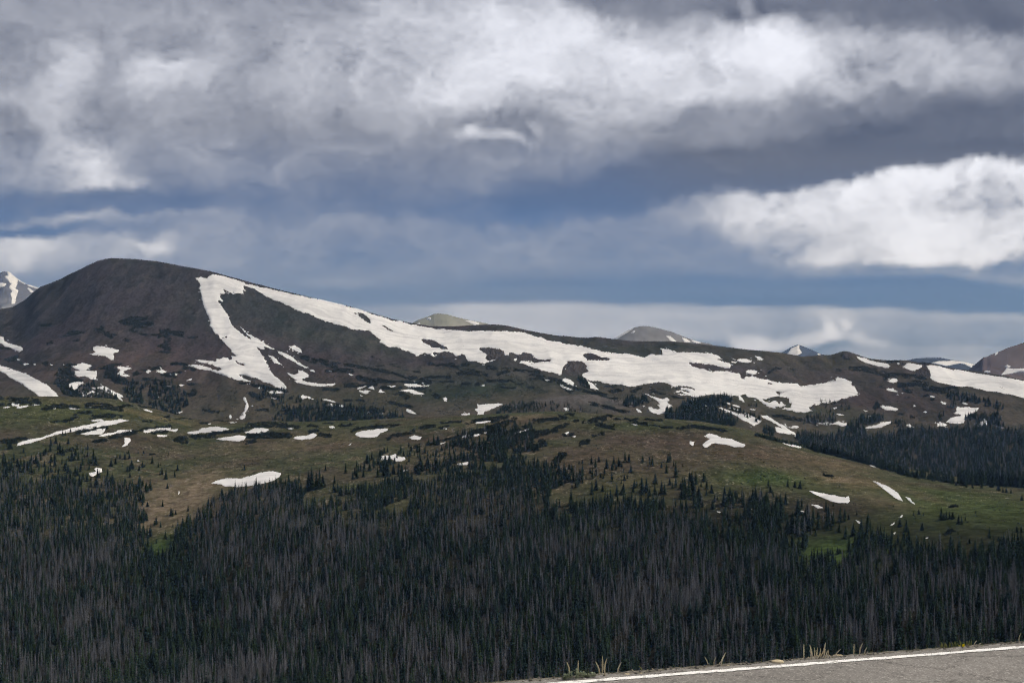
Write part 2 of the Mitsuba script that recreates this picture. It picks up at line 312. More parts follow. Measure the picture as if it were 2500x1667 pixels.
# ------------------------------------------------------------------ snow
def build_drape(poly, where, step, lift, ragged, seed, skirt=.8, wobble=.25, swell=0.):
    """A sheet of snow over a ground: outline roughened, filled with points, each laid on the ground a little above it."""
    r = np.random.default_rng(seed)
    poly = poly.buffer(0)
    if poly.is_empty:
        return None
    if poly.geom_type != 'Polygon':
        poly = max(poly.geoms, key=lambda g: g.area)
    rings = []
    for ring in [poly.exterior, *poly.interiors]:
        n = max(int(ring.length / step), 10)
        c = np.array([ring.interpolate(k / n, normalized=True).coords[0] for k in range(n)])
        if ragged:
            g = np.roll(c, -1, 0) - np.roll(c, 1, 0)
            g = np.stack([g[:, 1], -g[:, 0]], 1) / (np.linalg.norm(g, axis=1, keepdims=True) + 1e-9)
            s = r.normal(size=n) * .75 + gaussian_filter1d(r.normal(size=n), 1.5, mode='wrap') * 1.6
            c = c + g * (s * ragged)[:, None] * [1, .75]
        rings.append(c)
    shape = Polygon(rings[0], [x for x in rings[1:] if len(x) > 3]).buffer(0)
    if shape.geom_type != 'Polygon':
        if shape.is_empty:
            return None
        shape = max(shape.geoms, key=lambda g: g.area)
    edge = np.vstack([np.array(x.coords)[:-1] for x in [shape.exterior, *shape.interiors]])
    x0, y0, x1, y1 = shape.bounds
    gx, gy = np.meshgrid(np.arange(x0, x1, step * 1.3), np.arange(y0, y1, step * .9))
    g = np.stack([gx.ravel(), gy.ravel()], 1)
    g = g + r.uniform(-.25, .25, g.shape) * step
    inner = shape.buffer(-step * .4)
    g = g[shapely.contains_xy(inner, g[:, 0], g[:, 1])] if not inner.is_empty else g[:0]
    pts = np.vstack([edge, g])
    if len(pts) < 4:
        return None
    f = Delaunay(pts).simplices
    cen = pts[f].mean(1)
    f = f[shapely.contains_xy(shape, cen[:, 0], cen[:, 1])]
    if not len(f):
        return None
    X, Y, Z = where(pts[:, 0], pts[:, 1])
    up = np.full(len(pts), lift)
    up[:len(edge)] = lift * .4
    up[len(edge):] *= 1 + wobble * r.normal(size=len(g))
    if swell:
        up = up + swell * np.where(np.arange(len(pts)) < len(edge), .1, 1) * (relief(X, Y, 42, 3, 91) + .5 * np.abs(relief(X + .3 * Y, Y * .4, 16, 2, 92)))
    v = np.stack([X, Y, Z + up], 1)
    e = v[f]
    f = f[np.abs(e[:, :, 1].max(1) - e[:, :, 1].min(1)) < 140]
    nrm = np.cross(v[f[:, 1]] - v[f[:, 0]], v[f[:, 2]] - v[f[:, 0]])
    f[nrm[:, 2] < 0] = f[nrm[:, 2] < 0][:, ::-1]
    und = np.sort(np.vstack([f[:, [0, 1]], f[:, [1, 2]], f[:, [2, 0]]]), axis=1)
    drc = np.vstack([f[:, [0, 1]], f[:, [1, 2]], f[:, [2, 0]]])
    _, inv, cnt = np.unique(und, axis=0, return_inverse=True, return_counts=True)
    b = drc[cnt[inv.ravel()] == 1]
    low = v.copy()
    low[:, 2] -= skirt + lift * .4
    n = len(v)
    sk = np.vstack([np.stack([b[:, 1], b[:, 0], b[:, 0] + n], 1), np.stack([b[:, 1], b[:, 0] + n, b[:, 1] + n], 1)])
    return np.vstack([v, low]), np.vstack([f, sk])


BIG = [P('B', 165, 250, 240, 230, 300, 245, 360, 250, 365, 215, 425, 215, 440, 187, 560, 215, 690, 245, 800, 275, 900, 310, 1000, 345, 1200, 390, 1400, 435, 1600, 480, 1800, 520, 2000, 555, 2195, 595),
       P('b', 784, 467, 870, 487, 960, 522, 1090, 562, 1250, 602, 1380, 627, 1550, 647, 1750, 655, 2000, 655, 2100, 660, 2195, 680),
       P('c', 220, 660, 330, 690, 430, 725, 560, 750, 690, 770, 830, 805, 960, 825, 1080, 835, 1170, 857, 1215, 832, 1320, 842, 1310, 810, 1290, 788, 1400, 800, 1420, 812, 1520, 815, 1690, 825, 1760, 862, 1730, 870, 1760, 885,
         1840, 910, 1825, 940, 1780, 935, 1700, 912, 1600, 905, 1500, 888, 1520, 915, 1600, 945, 1700, 965, 1750, 962, 1800, 957, 1860, 975, 1900, 985, 1905, 1015, 1935, 1025, 1945, 998, 2000, 1003, 2050, 1012, 2120, 1030, 2195, 1048),
       P('A5', 1050, 722, 1230, 735, 1290, 770, 1370, 773, 1500, 745, 1700, 710, 1820, 690, 1815, 645, 1860, 640, 1960, 655, 2060, 690, 2080, 720, 2055, 745, 2100, 775, 2165, 885, 2080, 930, 1900, 970, 1800, 1005, 1700, 1030,
         1620, 1020, 1580, 1050, 1510, 1062, 1500, 1040, 1460, 1055, 1430, 1085, 1400, 1090, 1420, 1120, 1475, 1160, 1330, 1170, 1200, 1160, 1130, 1145, 1000, 1115, 1040, 1100, 1130, 1110, 1135, 1070, 1160, 1045, 1115, 1020,
         1105, 960, 1060, 945, 940, 927, 870, 925, 760, 960, 695, 965, 740, 1010, 810, 1030, 870, 990, 930, 1010, 960, 1050, 965, 1000, 1010, 1010, 1035, 1070, 985, 1095, 900, 1085, 920, 1115, 830, 1100, 760, 1080, 700, 1030,
         620, 965, 560, 935, 500, 935, 495, 945, 470, 920, 430, 885, 370, 915, 380, 950, 430, 1000, 505, 1045, 460, 1040, 390, 1000, 340, 965, 360, 950, 320, 915, 150, 910, 0, 903),
       P('A4', 2050, 908, 1960, 925, 1880, 935, 1720, 910, 1590, 893, 1590, 880, 1700, 905, 1725, 895, 1640, 860, 1580, 862, 1560, 850, 1620, 838, 1840, 885, 1700, 825, 1650, 820, 1640, 795, 1720, 790, 1800, 815, 1868, 830,
         1790, 780, 1680, 765, 1580, 752, 1600, 775, 1540, 782, 1490, 765, 1480, 742, 1400, 722, 1310, 702, 1240, 712, 1150, 728, 1000, 752, 930, 778, 800, 772, 780, 755, 600, 740, 450, 718, 370, 690, 210, 680, 150, 635,
         122, 585, 150, 570, 220, 568, 240, 545, 195, 500, 200, 460, 160, 405, 90, 390, 0, 385),
       P('c', 575, 885, 585, 895, 545, 930, 530, 990, 480, 975, 380, 950, 300, 925, 215, 895, 235, 882, 310, 897, 400, 890, 450, 893, 458, 875, 430, 868, 400, 880, 340, 865, 310, 835, 290, 822, 240, 818, 230, 832, 185, 830,
         140, 820, 130, 838, 100, 820, 95, 810, 50, 795, 0, 787),
       P('A3', 850, 180, 765, 185, 760, 210, 800, 250, 885, 295, 850, 345, 900, 380, 1000, 365, 940, 390, 860, 420, 810, 418, 690, 388, 600, 390, 545, 350, 540, 290, 480, 278, 470, 300, 390, 320, 350, 270, 290, 250, 180, 245, 100, 262,
         50, 260, 95, 325, 30, 305, 0, 285),
       P('b', 1370, 820, 1310, 845, 1250, 810, 1160, 780, 1070, 762, 1030, 740, 1030, 720, 975, 675, 945, 652, 850, 645, 790, 630, 700, 600, 600, 575, 490, 525, 410, 500, 330, 460, 270, 438, 150, 385, 60, 325),
       P('B', 1010, 390, 905, 355, 915, 410, 905, 485, 860, 490, 770, 480, 745, 435, 760, 490, 680, 460, 590, 410, 620, 475, 545, 487, 565, 550, 605, 610, 560, 600, 520, 600, 570, 650, 600, 720, 660, 820, 700, 900, 775, 1010, 850, 1070,
         910, 1130, 1025, 1185, 975, 1120, 900, 1040, 765, 925, 860, 985, 960, 1080, 1060, 1150, 1200, 1230, 1300, 1290, 1390, 1340, 1340, 1330, 1200, 1285, 1240, 1345, 1150, 1320, 1110, 1300, 1130, 1350, 1190, 1440, 1240, 1500),
       P('A1', 1930, 480, 1930, 520, 2000, 610, 2110, 700, 2195, 800, 2130, 815, 2050, 785, 1955, 745, 1850, 700, 1700, 640, 1500, 595, 1450, 600, 1550, 660, 1675, 713, 1560, 695, 1400, 660, 1300, 635, 1180, 580, 1060, 555, 950, 520,
         820, 495, 700, 470, 630, 465, 680, 445, 870, 440, 960, 470, 1060, 520, 1220, 545, 1150, 535, 1200, 510, 1180, 490, 1050, 445, 950, 420, 850, 400, 800, 375, 850, 360, 960, 378, 1110, 398, 1120, 355, 1190, 345, 1210, 328,
         1280, 335, 1340, 370, 1355, 350, 1350, 310, 1450, 325, 1350, 250, 1330, 190, 1270, 140, 1215, 80),
       P('B', 520, 1115, 450, 1070, 430, 1020, 395, 960, 385, 900, 370, 830, 335, 800, 330, 740, 300, 680, 285, 620, 265, 540, 270, 515, 240, 460, 220, 400, 245, 375, 260, 370, 230, 310, 200, 275)]
HOLES = [P('A4', 140, 295, 200, 272, 280, 275, 400, 315, 500, 330, 548, 350, 545, 380, 440, 380, 350, 385, 210, 372, 210, 350), P('b', 1345, 715, 1420, 720, 1500, 750, 1558, 795, 1480, 785, 1420, 775, 1360, 745),
         P('b', 855, 512, 900, 520, 950, 560, 960, 595, 930, 585, 880, 550), P('b', 1045, 615, 1110, 640, 1150, 665, 1100, 655), P('A5', 755, 718, 800, 713, 855, 735, 820, 748, 775, 742),
         P('A5', 900, 860, 960, 850, 1040, 860, 1030, 880, 975, 890, 965, 925, 925, 900), P('A1', 1380, 378, 1430, 385, 1480, 415, 1520, 420, 1550, 465, 1500, 460, 1440, 430)]
big = Polygon(np.vstack(BIG)).buffer(0)
if big.geom_type != 'Polygon':
    big = max(big.geoms, key=lambda g: g.area)
for h in HOLES:
    big = big.difference(Polygon(h).buffer(0))

# (zoom, outline, label or None); the hill's own patches come after 'HILL'
SNOW = [
    ('A6', (990, 455, 1080, 447, 1180, 455, 1300, 490, 1410, 520, 1500, 520, 1650, 545, 1800, 575, 2000, 605, 2195, 635, 2510, 690, 2900, 790, 2900, 1010, 2510, 955, 2400, 920, 2280, 890, 2195, 885, 2140, 860, 1950, 845, 1850, 820, 1740, 800, 1730, 785, 1640, 775, 1470, 775, 1380, 745, 1300, 735, 1160, 700, 1100, 665, 1075, 640, 1085, 600, 1060, 530, 1030, 480), 'broad grey-white snowfield under the ridge right of the brown rock outcrop'),
    ('A6', (640, 465, 700, 455, 720, 412, 780, 420, 950, 455, 920, 500, 860, 515, 830, 538, 760, 525, 680, 490), 'four-cornered snow patch just left of the brown rock outcrop'),
    ('A6', (-65, 310, 0, 330, 60, 340, 150, 375, 300, 410, 420, 430, 460, 460, 440, 485, 380, 490, 250, 460, 100, 415, 0, 375), 'long tapering snow strip running down from the small rocky knob'),
    ('A6', (565, 415, 590, 410, 608, 428, 590, 440, 572, 432), 'tiny snow spot by the dark shrubs on the ridge crest'),
    ('A6', (400, 805, 480, 805, 560, 845, 580, 860, 500, 855, 430, 840), 'small wedge-shaped snow patch alone on the dark brown bowl'),
    ('A6', (305, 1080, 420, 1075, 470, 1075, 520, 1098, 588, 1115, 560, 1130, 500, 1140, 400, 1135, 350, 1110), 'flat spindle-shaped snow patch low on the dark brown bowl'),
    ('A6', (430, 690, 500, 650, 560, 660, 570, 690, 520, 712, 450, 710), 'oval snow patch ringed by dark spruce thicket'),
    ('A6', (1065, 915, 1100, 915, 1150, 935, 1120, 942, 1080, 930), None), ('A6', (1230, 1000, 1290, 1015, 1330, 1030, 1310, 1048, 1260, 1045), None),
    ('A6', (1550, 1020, 1600, 1018, 1655, 1048, 1610, 1055, 1570, 1042), 'small oval snow patch above the large hourglass snow patch'),
    ('A6', (1480, 1080, 1540, 1095, 1640, 1092, 1740, 1105, 1830, 1105, 1790, 1140, 1700, 1185, 1660, 1225, 1600, 1230, 1590, 1330, 1500, 1345, 1400, 1340, 1310, 1315, 1360, 1280, 1430, 1240, 1560, 1225, 1540, 1205, 1425, 1190, 1480, 1150, 1460, 1130), 'large hourglass-shaped snow patch at the upper edge of the far forest'),
    ('A6', (1180, 1335, 1250, 1333, 1340, 1360, 1290, 1385, 1180, 1390), 'small snow patch just below the hourglass-shaped one'),
    ('A6', (75, 1410, 130, 1385, 250, 1360, 370, 1315, 490, 1310, 470, 1335, 390, 1370, 330, 1395, 200, 1415, 120, 1418), 'slanting snow strip below a dark row of spruces'),
    ('A6', (700, 1365, 760, 1355, 820, 1400, 800, 1410, 740, 1400), None), ('A6', (95, 1255, 140, 1220, 200, 1230, 225, 1255, 150, 1262), 'small domed snow patch behind a dark row of spruces'),
    ('A6', (1740, 1345, 1800, 1335, 1870, 1290, 1890, 1265, 1940, 1300, 1935, 1360, 1850, 1362), 'snow patch showing between spruce trunks right of the hourglass patch'),
    ('A6', (2050, 1330, 2110, 1325, 2140, 1345, 2080, 1360), None), ('A6', (2075, 1385, 2190, 1395, 2195, 1410, 2120, 1405), None), ('A6', (50, 1135, 120, 1150, 80, 1158), None), ('A6', (970, 1168, 1000, 1155, 1025, 1165, 1000, 1174), None), ('A6', (820, 1065, 840, 1064, 842, 1078, 822, 1078), None),
    ('A5', (310, 370, 360, 350, 460, 355, 530, 390, 490, 412, 380, 408), 'lens-shaped snow patch above the end of the great snowfield'), ('A5', (225, 395, 310, 400, 300, 412, 240, 412), None), ('A5', (220, 340, 250, 345, 295, 372, 270, 370), None),
    ('A5', (575, 308, 650, 315, 690, 335, 710, 360, 680, 372, 630, 365, 615, 330), 'hook-shaped snow patch near the grassy skyline'), ('A5', (445, 550, 480, 520, 540, 520, 625, 540, 590, 580, 560, 590, 470, 570), 'rounded snow patch just above the great snowfield'),
    ('A5', (30, 1110, 60, 1090, 150, 1130, 280, 1170, 380, 1200, 480, 1190, 540, 1230, 640, 1270, 690, 1300, 650, 1330, 570, 1385, 500, 1330, 400, 1290, 320, 1230, 200, 1180, 100, 1140), 'long ragged snow streak among dark spruces below the great snowfield'),
    ('A5', (150, 1020, 200, 1030, 210, 1050, 170, 1045), None), ('A5', (240, 1055, 300, 1060, 375, 1095, 330, 1095, 260, 1075), None), ('A5', (170, 1100, 240, 1110, 330, 1130, 360, 1145, 300, 1140), None), ('A5', (505, 1118, 600, 1130, 590, 1142, 520, 1130), None),
    ('A5', (670, 1220, 760, 1225, 850, 1270, 960, 1345, 1030, 1375, 1100, 1430, 1180, 1480, 1228, 1525, 1150, 1500, 1080, 1510, 1020, 1490, 930, 1480, 880, 1400, 930, 1395, 1020, 1420, 960, 1380, 850, 1320, 720, 1260), 'forked snow streak running down the gully beside the grassy hill'),
    ('A5', (1030, 1350, 1060, 1345, 1050, 1370, 1090, 1395, 1150, 1400, 1160, 1375, 1220, 1370, 1255, 1390, 1240, 1412, 1130, 1410, 1060, 1385), 'curled snow patch right of the forked snow streak'),
    ('A5', (1540, 1330, 1650, 1330, 1670, 1310, 1740, 1340, 1850, 1310, 1990, 1340, 1980, 1370, 1930, 1385, 1850, 1360, 1780, 1350, 1700, 1375, 1570, 1345), 'wide wavy snow patch between two groups of dark spruces'),
    ('A5', (1805, 1190, 1880, 1195, 1945, 1212, 1880, 1213), None), ('A5', (1780, 1100, 1830, 1090, 1835, 1110, 1790, 1118), None),
    ('A4', (1090, 888, 1150, 895, 1180, 920, 1240, 930, 1340, 960, 1400, 968, 1400, 945, 1430, 945, 1470, 990, 1420, 1000, 1450, 1040, 1520, 1075, 1430, 1110, 1400, 1150, 1390, 1185, 1285, 1205, 1180, 1160, 1140, 1100, 1190, 1090, 1220, 1120, 1300, 1130, 1335, 1110, 1295, 1065, 1335, 1050, 1280, 995, 1180, 930), 'branching snow patch in the hollow right of the grey scree knoll'),
    ('A4', (960, 1115, 1010, 1130, 1050, 1165, 1030, 1175, 990, 1160), None), ('A4', (140, 650, 200, 680, 320, 740, 320, 760, 390, 825, 340, 820, 250, 800, 245, 740, 150, 690), 'steep narrow snow strip beside dark spruces under the rock outcrop'), ('A4', (1055, 1065, 1095, 1075, 1080, 1090), None), ('A4', (1790, 975, 1850, 970, 1920, 972, 1870, 992, 1800, 990), None),
    ('A4', (1960, 1060, 2040, 1040, 2110, 1015, 2195, 1040, 2195, 1090, 2100, 1080, 2040, 1085), None), ('A4', (2060, 1160, 2170, 1165, 2165, 1200, 2070, 1180), None), ('A4', (1560, 1190, 1590, 1200, 1575, 1255), None), ('A4', (1850, 1270, 1940, 1262, 1930, 1275, 1860, 1290), None),
    ('A3', (720, 1060, 850, 1050, 960, 1040, 1060, 1037, 1115, 1050, 1000, 1095, 900, 1140, 830, 1165, 820, 1200, 770, 1215, 725, 1240, 725, 1170, 680, 1130, 740, 1110), 'funnel-shaped snow patch left of the dark spruce knoll'),
    ('A3', (475, 1195, 540, 1185, 600, 1190, 622, 1240, 510, 1240), 'small snow patch left of the funnel-shaped snow patch'), ('A3', (200, 960, 230, 940, 270, 965, 240, 980, 265, 1003, 220, 995), 'small jagged snow patch in the green shrubland'), ('A3', (760, 755, 830, 752, 825, 765, 765, 765), None),
    ('A3', (2005, 685, 2060, 650, 2150, 670, 2195, 720, 2195, 770, 2120, 730, 2040, 700), 'slanting snow patch in the thicket under the rock outcrop'), ('A3', (1995, 760, 2100, 790, 2180, 820, 2180, 835, 2080, 815, 2000, 790), None), ('A3', (1745, 665, 1800, 665, 1840, 685, 1780, 690), None), ('A3', (2045, 1110, 2090, 1105, 2145, 1120, 2130, 1145, 2080, 1150), None),
    ('A3', (1120, 240, 1180, 262, 1205, 290, 1150, 295), None), ('A3', (1285, 350, 1330, 345, 1310, 385, 1280, 375), None),
    ('A2', (30, 160, 70, 165, 110, 150, 190, 185, 220, 220, 230, 258, 160, 235, 90, 205), 'leaf-shaped snow patch high on the bare dark slope'), ('A2', (-138, 225, -70, 250, 0, 280, 80, 330, 160, 390, 280, 460, 340, 490, 290, 495, 200, 455, 100, 390, 0, 345, -70, 300, -120, 260), 'long straight snow sliver right of the snow gully'),
    ('A2', (355, 525, 400, 520, 440, 545, 400, 550), None), ('A2', (0, 562, 60, 585, 140, 598, 185, 570, 170, 528, 220, 530, 290, 560, 345, 605, 320, 635, 230, 660, 240, 690, 380, 715, 500, 735, 620, 740, 750, 730, 690, 770, 610, 760, 520, 782, 400, 765, 250, 735, 150, 715, 110, 685, 180, 690, 120, 660), 'boot-shaped snow patch at the foot of the snow gully'),
    ('A2', (950, 582, 1030, 605, 980, 610), None), ('A2', (630, 530, 680, 528, 715, 550, 660, 550), None), ('A2', (1065, 790, 1150, 780, 1220, 760, 1230, 780, 1140, 805, 1080, 815), None), ('A2', (1250, 800, 1310, 755, 1345, 825, 1290, 810), None),
    ('A2', (1100, 850, 1160, 850, 1200, 828, 1290, 845, 1245, 860, 1250, 880, 1200, 890, 1150, 870), 'small bird-shaped snow patch below the dark thicket band'), ('A2', (1530, 755, 1600, 770, 1670, 765, 1600, 788), None),
    ('A2', (1790, 745, 1830, 730, 1900, 735, 1980, 735, 2080, 765, 2195, 770, 2100, 775, 1950, 785, 1860, 780), 'upper of two flat snow patches in the green shrubland'), ('A2', (1730, 840, 1850, 818, 1920, 822, 2000, 860, 2110, 885, 2090, 897, 1980, 895, 1870, 860), 'lower of two flat snow patches in the green shrubland'),
    ('A2', (1400, 860, 1440, 810, 1460, 850, 1520, 870, 1430, 868), None), ('A2', (1830, 1150, 1830, 1110, 1900, 1140, 1975, 1190, 1880, 1180), 'triangular snow patch right of the spruce stand behind the hill'),
    ('A2', (215, 930, 240, 905, 330, 930, 430, 965, 400, 975, 300, 950, 240, 970), None), ('A2', (500, 960, 600, 975, 700, 990, 765, 1018, 680, 1005, 560, 985), 'thin snow streak above the spruce stand behind the hill'), ('A2', (640, 1050, 690, 1040, 710, 1080, 660, 1080), None), ('A2', (740, 1060, 800, 1050, 890, 1075, 840, 1095, 770, 1085), None),
    ('A2', (1225, 1165, 1300, 1150, 1280, 1185, 1230, 1190), None), ('A2', (1390, 1180, 1480, 1185, 1460, 1200), None),
    ('A1', (1530, 945, 1570, 945, 1590, 1000, 1595, 1035, 1615, 1080, 1590, 1120, 1570, 1140, 1580, 1160, 1560, 1178, 1575, 1220, 1540, 1260, 1500, 1275, 1470, 1255, 1490, 1225, 1540, 1215, 1520, 1175, 1545, 1150, 1540, 1110, 1560, 1080, 1575, 1040, 1540, 1000), 'winding narrow snow ribbon on the olive slope behind the hill'),
    ('A1', (1315, 1215, 1335, 1205, 1348, 1240, 1330, 1268, 1315, 1250), 'tiny snow patch left of the winding snow ribbon'), ('A1', (1910, 295, 1980, 310, 2030, 350, 2060, 390, 2130, 450, 2050, 430, 1990, 400, 1960, 350), 'ragged snow sliver just right of the snow gully'),
    ('A1', (240, 480, 280, 485, 290, 520, 355, 545, 300, 585, 240, 555, 190, 550, 265, 530), 'star-like snow patch among thickets left of the snow gully foot'), ('A1', (30, 550, 80, 520, 120, 535, 70, 570), None), ('A1', (380, 580, 440, 580, 430, 602, 390, 600), None), ('A1', (470, 572, 530, 590, 500, 605), None),
    ('A1', (660, 685, 740, 650, 750, 670, 700, 690), None), ('A1', (530, 735, 640, 748, 560, 768), None), ('A1', (290, 850, 340, 815, 380, 810, 330, 850), None), ('A1', (355, 770, 440, 768, 400, 782), None), ('A1', (490, 1170, 605, 1150, 600, 1165, 520, 1195), None),
    ('A1', (190, 935, 220, 925, 240, 938, 210, 948), None), ('A1', (1950, 940, 2055, 958, 2000, 972), None), ('A1', (1740, 790, 1810, 785, 1780, 815), None), ('A1', (1910, 860, 2000, 830, 2130, 860, 2100, 885, 2000, 880), 'snow patch among spruces below the foot of the snow gully'),
    ('A0', (-300, -60, -150, -40, 0, 10, 50, 10, 70, 80, 120, 110, 220, 140, 320, 165, 352, 190, 340, 225, 290, 235, 200, 200, 70, 165, 50, 130, 0, 115, -150, 60, -300, 10), 'blunt snow tongue coming in from the left above dark shrubs'),
    ('A0', (-500, 300, -250, 360, 0, 445, 100, 485, 220, 520, 350, 570, 430, 600, 540, 655, 640, 710, 720, 745, 780, 810, 860, 870, 905, 950, 870, 950, 680, 950, 600, 940, 540, 870, 470, 835, 370, 760, 290, 710, 210, 670, 120, 620, 90, 580, 0, 540, -250, 440, -500, 370), 'broad diagonal snow slab on the lower left mountain foot'),
    ('A0', (1370, 275, 1440, 265, 1465, 245, 1420, 215, 1425, 180, 1485, 155, 1560, 160, 1660, 180, 1760, 205, 1830, 240, 1750, 262, 1735, 290, 1750, 320, 1735, 375, 1680, 355, 1640, 315, 1600, 305, 1480, 300, 1410, 295), 'fish-shaped snow patch alone on the bare brown slope'),
    ('A0', (1040, 460, 1150, 450, 1180, 430, 1290, 425, 1390, 445, 1400, 460, 1340, 500, 1300, 530, 1400, 535, 1485, 540, 1480, 620, 1475, 670, 1380, 665, 1340, 630, 1280, 615, 1190, 625, 1140, 600, 1145, 545, 1230, 530, 1180, 510, 1100, 480), 'double-lobed snow patch right of a stack of dark thickets'),
    ('A0', (1050, 750, 1090, 715, 1200, 697, 1310, 730, 1230, 740, 1190, 800, 1140, 838, 1070, 800), 'shield-shaped snow patch enclosed by dark spruces'), ('A0', (1790, 475, 1850, 470, 1960, 485, 2020, 505, 1930, 520, 1890, 550, 1910, 570, 1850, 590, 1780, 585, 1830, 550, 1850, 515, 1800, 500), 'curved snow patch below a dark thicket strip'), ('A0', (1830, 600, 1920, 580, 1990, 610, 1930, 632), None),
    ('A0', (1545, 730, 1580, 770, 1640, 790, 1720, 835, 1790, 870, 1880, 915, 1840, 950, 1860, 970, 1885, 1005, 1830, 960, 1770, 920, 1700, 900, 1620, 850, 1560, 815, 1480, 800, 1500, 785, 1560, 780, 1540, 750), 'diagonal snow streak running down behind dark spruces'), ('A0', (1380, 795, 1480, 800, 1440, 812), None), ('A0', (1270, 880, 1330, 850, 1420, 840, 1470, 860, 1400, 880, 1320, 900, 1270, 925), None),
    ('A0', (345, 430, 390, 422, 447, 430, 380, 450), None), ('A0', (765, 435, 820, 440, 790, 455), None), ('A0', (260, 350, 330, 365, 275, 375), None), ('A0', (520, 435, 540, 435, 538, 448, 522, 448), None),
    'HILL',
    ('A3', (695, 1330, 780, 1310, 960, 1290, 930, 1310, 830, 1335, 710, 1345), 'thin snow strip just under the hill crest thickets'), ('A3', (485, 1550, 560, 1495, 640, 1515, 740, 1495, 765, 1510, 680, 1545, 560, 1563), 'wing-shaped snow patch below a dark shrub hedge'),
    ('A3', (1300, 1490, 1360, 1455, 1440, 1450, 1470, 1430, 1570, 1420, 1560, 1440, 1460, 1465, 1370, 1490, 1320, 1500), 'thin broken snow strip between dark shrubs near the hill nose'), ('A3', (2055, 1500, 2110, 1465, 2130, 1475, 2080, 1505), None), ('A3', (205, 1420, 260, 1418, 250, 1428), None), ('A3', (815, 1485, 870, 1475, 850, 1490), None),
    ('A2', (640, 1385, 690, 1378, 740, 1400, 700, 1417, 660, 1412), 'small oval snow patch near the flat hill crest'), ('A2', (1050, 1510, 1080, 1475, 1200, 1450, 1260, 1440, 1400, 1425, 1550, 1415, 1545, 1450, 1440, 1490, 1380, 1540, 1280, 1560, 1120, 1550), 'large slipper-shaped snow patch below the long crest hedge'),
    ('f', (1245, 340, 1290, 320, 1350, 335, 1330, 358, 1270, 352), 'round snow patch on brown ground near the hill crest'), ('f', (365, 340, 400, 328, 470, 325, 520, 305, 548, 320, 510, 345, 430, 357, 375, 350), 'ragged snow patch ending at a dark shrub clump'), ('A2', (0, 1415, 40, 1410, 110, 1418, 40, 1432), None),
    ('A1', (0, 1120, 80, 1135, 160, 1160, 120, 1165, 30, 1145), 'thin snow sliver along the yellow grass shoulder'), ('A1', (665, 1480, 720, 1462, 850, 1450, 890, 1410, 1000, 1400, 1130, 1388, 1230, 1405, 1325, 1430, 1200, 1455, 1060, 1475, 870, 1480, 800, 1500, 690, 1497), 'spearhead-shaped snow patch above a long dark hedge'),
    ('A1', (1510, 1475, 1620, 1455, 1700, 1410, 1850, 1410, 1940, 1430, 1890, 1470, 1800, 1492, 1700, 1485, 1600, 1490), 'flat snow patch right of the spearhead-shaped one'), ('A1', (0, 1440, 100, 1420, 230, 1410, 420, 1400, 430, 1410, 400, 1440, 460, 1430, 540, 1425, 490, 1470, 350, 1445, 150, 1470, 0, 1485), 'forked thin snow strip under a long dark hedge'),
    ('A1', (210, 1515, 250, 1510, 370, 1525, 330, 1545, 220, 1540), 'small snow patch under a round dark shrub'), ('A1', (940, 1355, 1020, 1340, 1040, 1350, 970, 1358), None), ('A1', (1320, 1325, 1440, 1318, 1370, 1332), None), ('e', (1655, 350, 1700, 340, 1770, 330, 1830, 320, 1890, 330, 1870, 355, 1830, 368, 1730, 362), 'bowl-shaped snow patch below a long dark hedge'),
    ('A0', (175, 1050, 200, 1020, 240, 1040, 300, 1040, 290, 1075, 435, 1065, 430, 1080, 330, 1105, 250, 1110, 270, 1080, 200, 1070), 'broken snow patch among shrubs at the left hill top'), ('A0', (30, 1100, 80, 1080, 150, 1085, 120, 1105), None), ('A0', (470, 1060, 540, 1045, 600, 1040, 600, 1062, 520, 1065), None), ('A0', (1050, 1105, 1100, 1095, 1220, 1115, 1190, 1128, 1090, 1128), 'flat snow patch below a wide dark shrub mat'),
    ('A0', (1360, 1090, 1420, 1078, 1390, 1098), None), ('A0', (810, 1110, 850, 1105, 855, 1118, 820, 1120), None), ('A0', (1385, 1290, 1480, 1278, 1550, 1270, 1590, 1298, 1480, 1305, 1410, 1312), 'small snow patch above the end of the long slanting strip'),
    ('e', (125, 405, 140, 380, 220, 355, 330, 335, 440, 292, 540, 268, 680, 240, 790, 210, 900, 205, 930, 197, 990, 208, 870, 235, 800, 250, 660, 278, 540, 297, 450, 310, 350, 342, 240, 378, 160, 398), 'long slanting snow strip on the green left slope'), ('A0', (1210, 1500, 1300, 1480, 1420, 1450, 1540, 1415, 1620, 1410, 1600, 1460, 1540, 1500, 1440, 1512, 1300, 1515), 'pointed snow patch just below the long slanting strip'),
    ('e', (755, 330, 790, 310, 870, 300, 910, 280, 1030, 278, 1000, 295, 900, 305, 790, 332), 'tapering snow strip left of the dark hedge'), ('e', (950, 340, 995, 345, 1000, 365, 975, 395, 930, 412, 955, 385), 'teardrop-shaped snow patch on stony ground'),
    ('e', (680, 610, 740, 600, 720, 580, 740, 568, 780, 575, 780, 600, 740, 620, 710, 637, 685, 628), 'small hooked snow patch beside dark spruces'), ('e', (1618, 690, 1650, 668, 1740, 650, 1840, 655, 1930, 630, 1990, 608, 2080, 597, 2155, 610, 2140, 640, 2090, 670, 1980, 700, 1900, 710, 1820, 718, 1720, 712, 1700, 700), 'crescent-shaped snow patch at the upper edge of the forest'),
    ('e', (1360, 770, 1370, 740, 1377, 760, 1368, 778), 'tiny snow remnant in the tan gully'), ('e', (1110, 1110, 1135, 1068, 1138, 1080, 1115, 1108), 'thin snow remnant by the green forest clearing'), ('e', (1048, 517, 1060, 510, 1070, 517, 1058, 522), None),
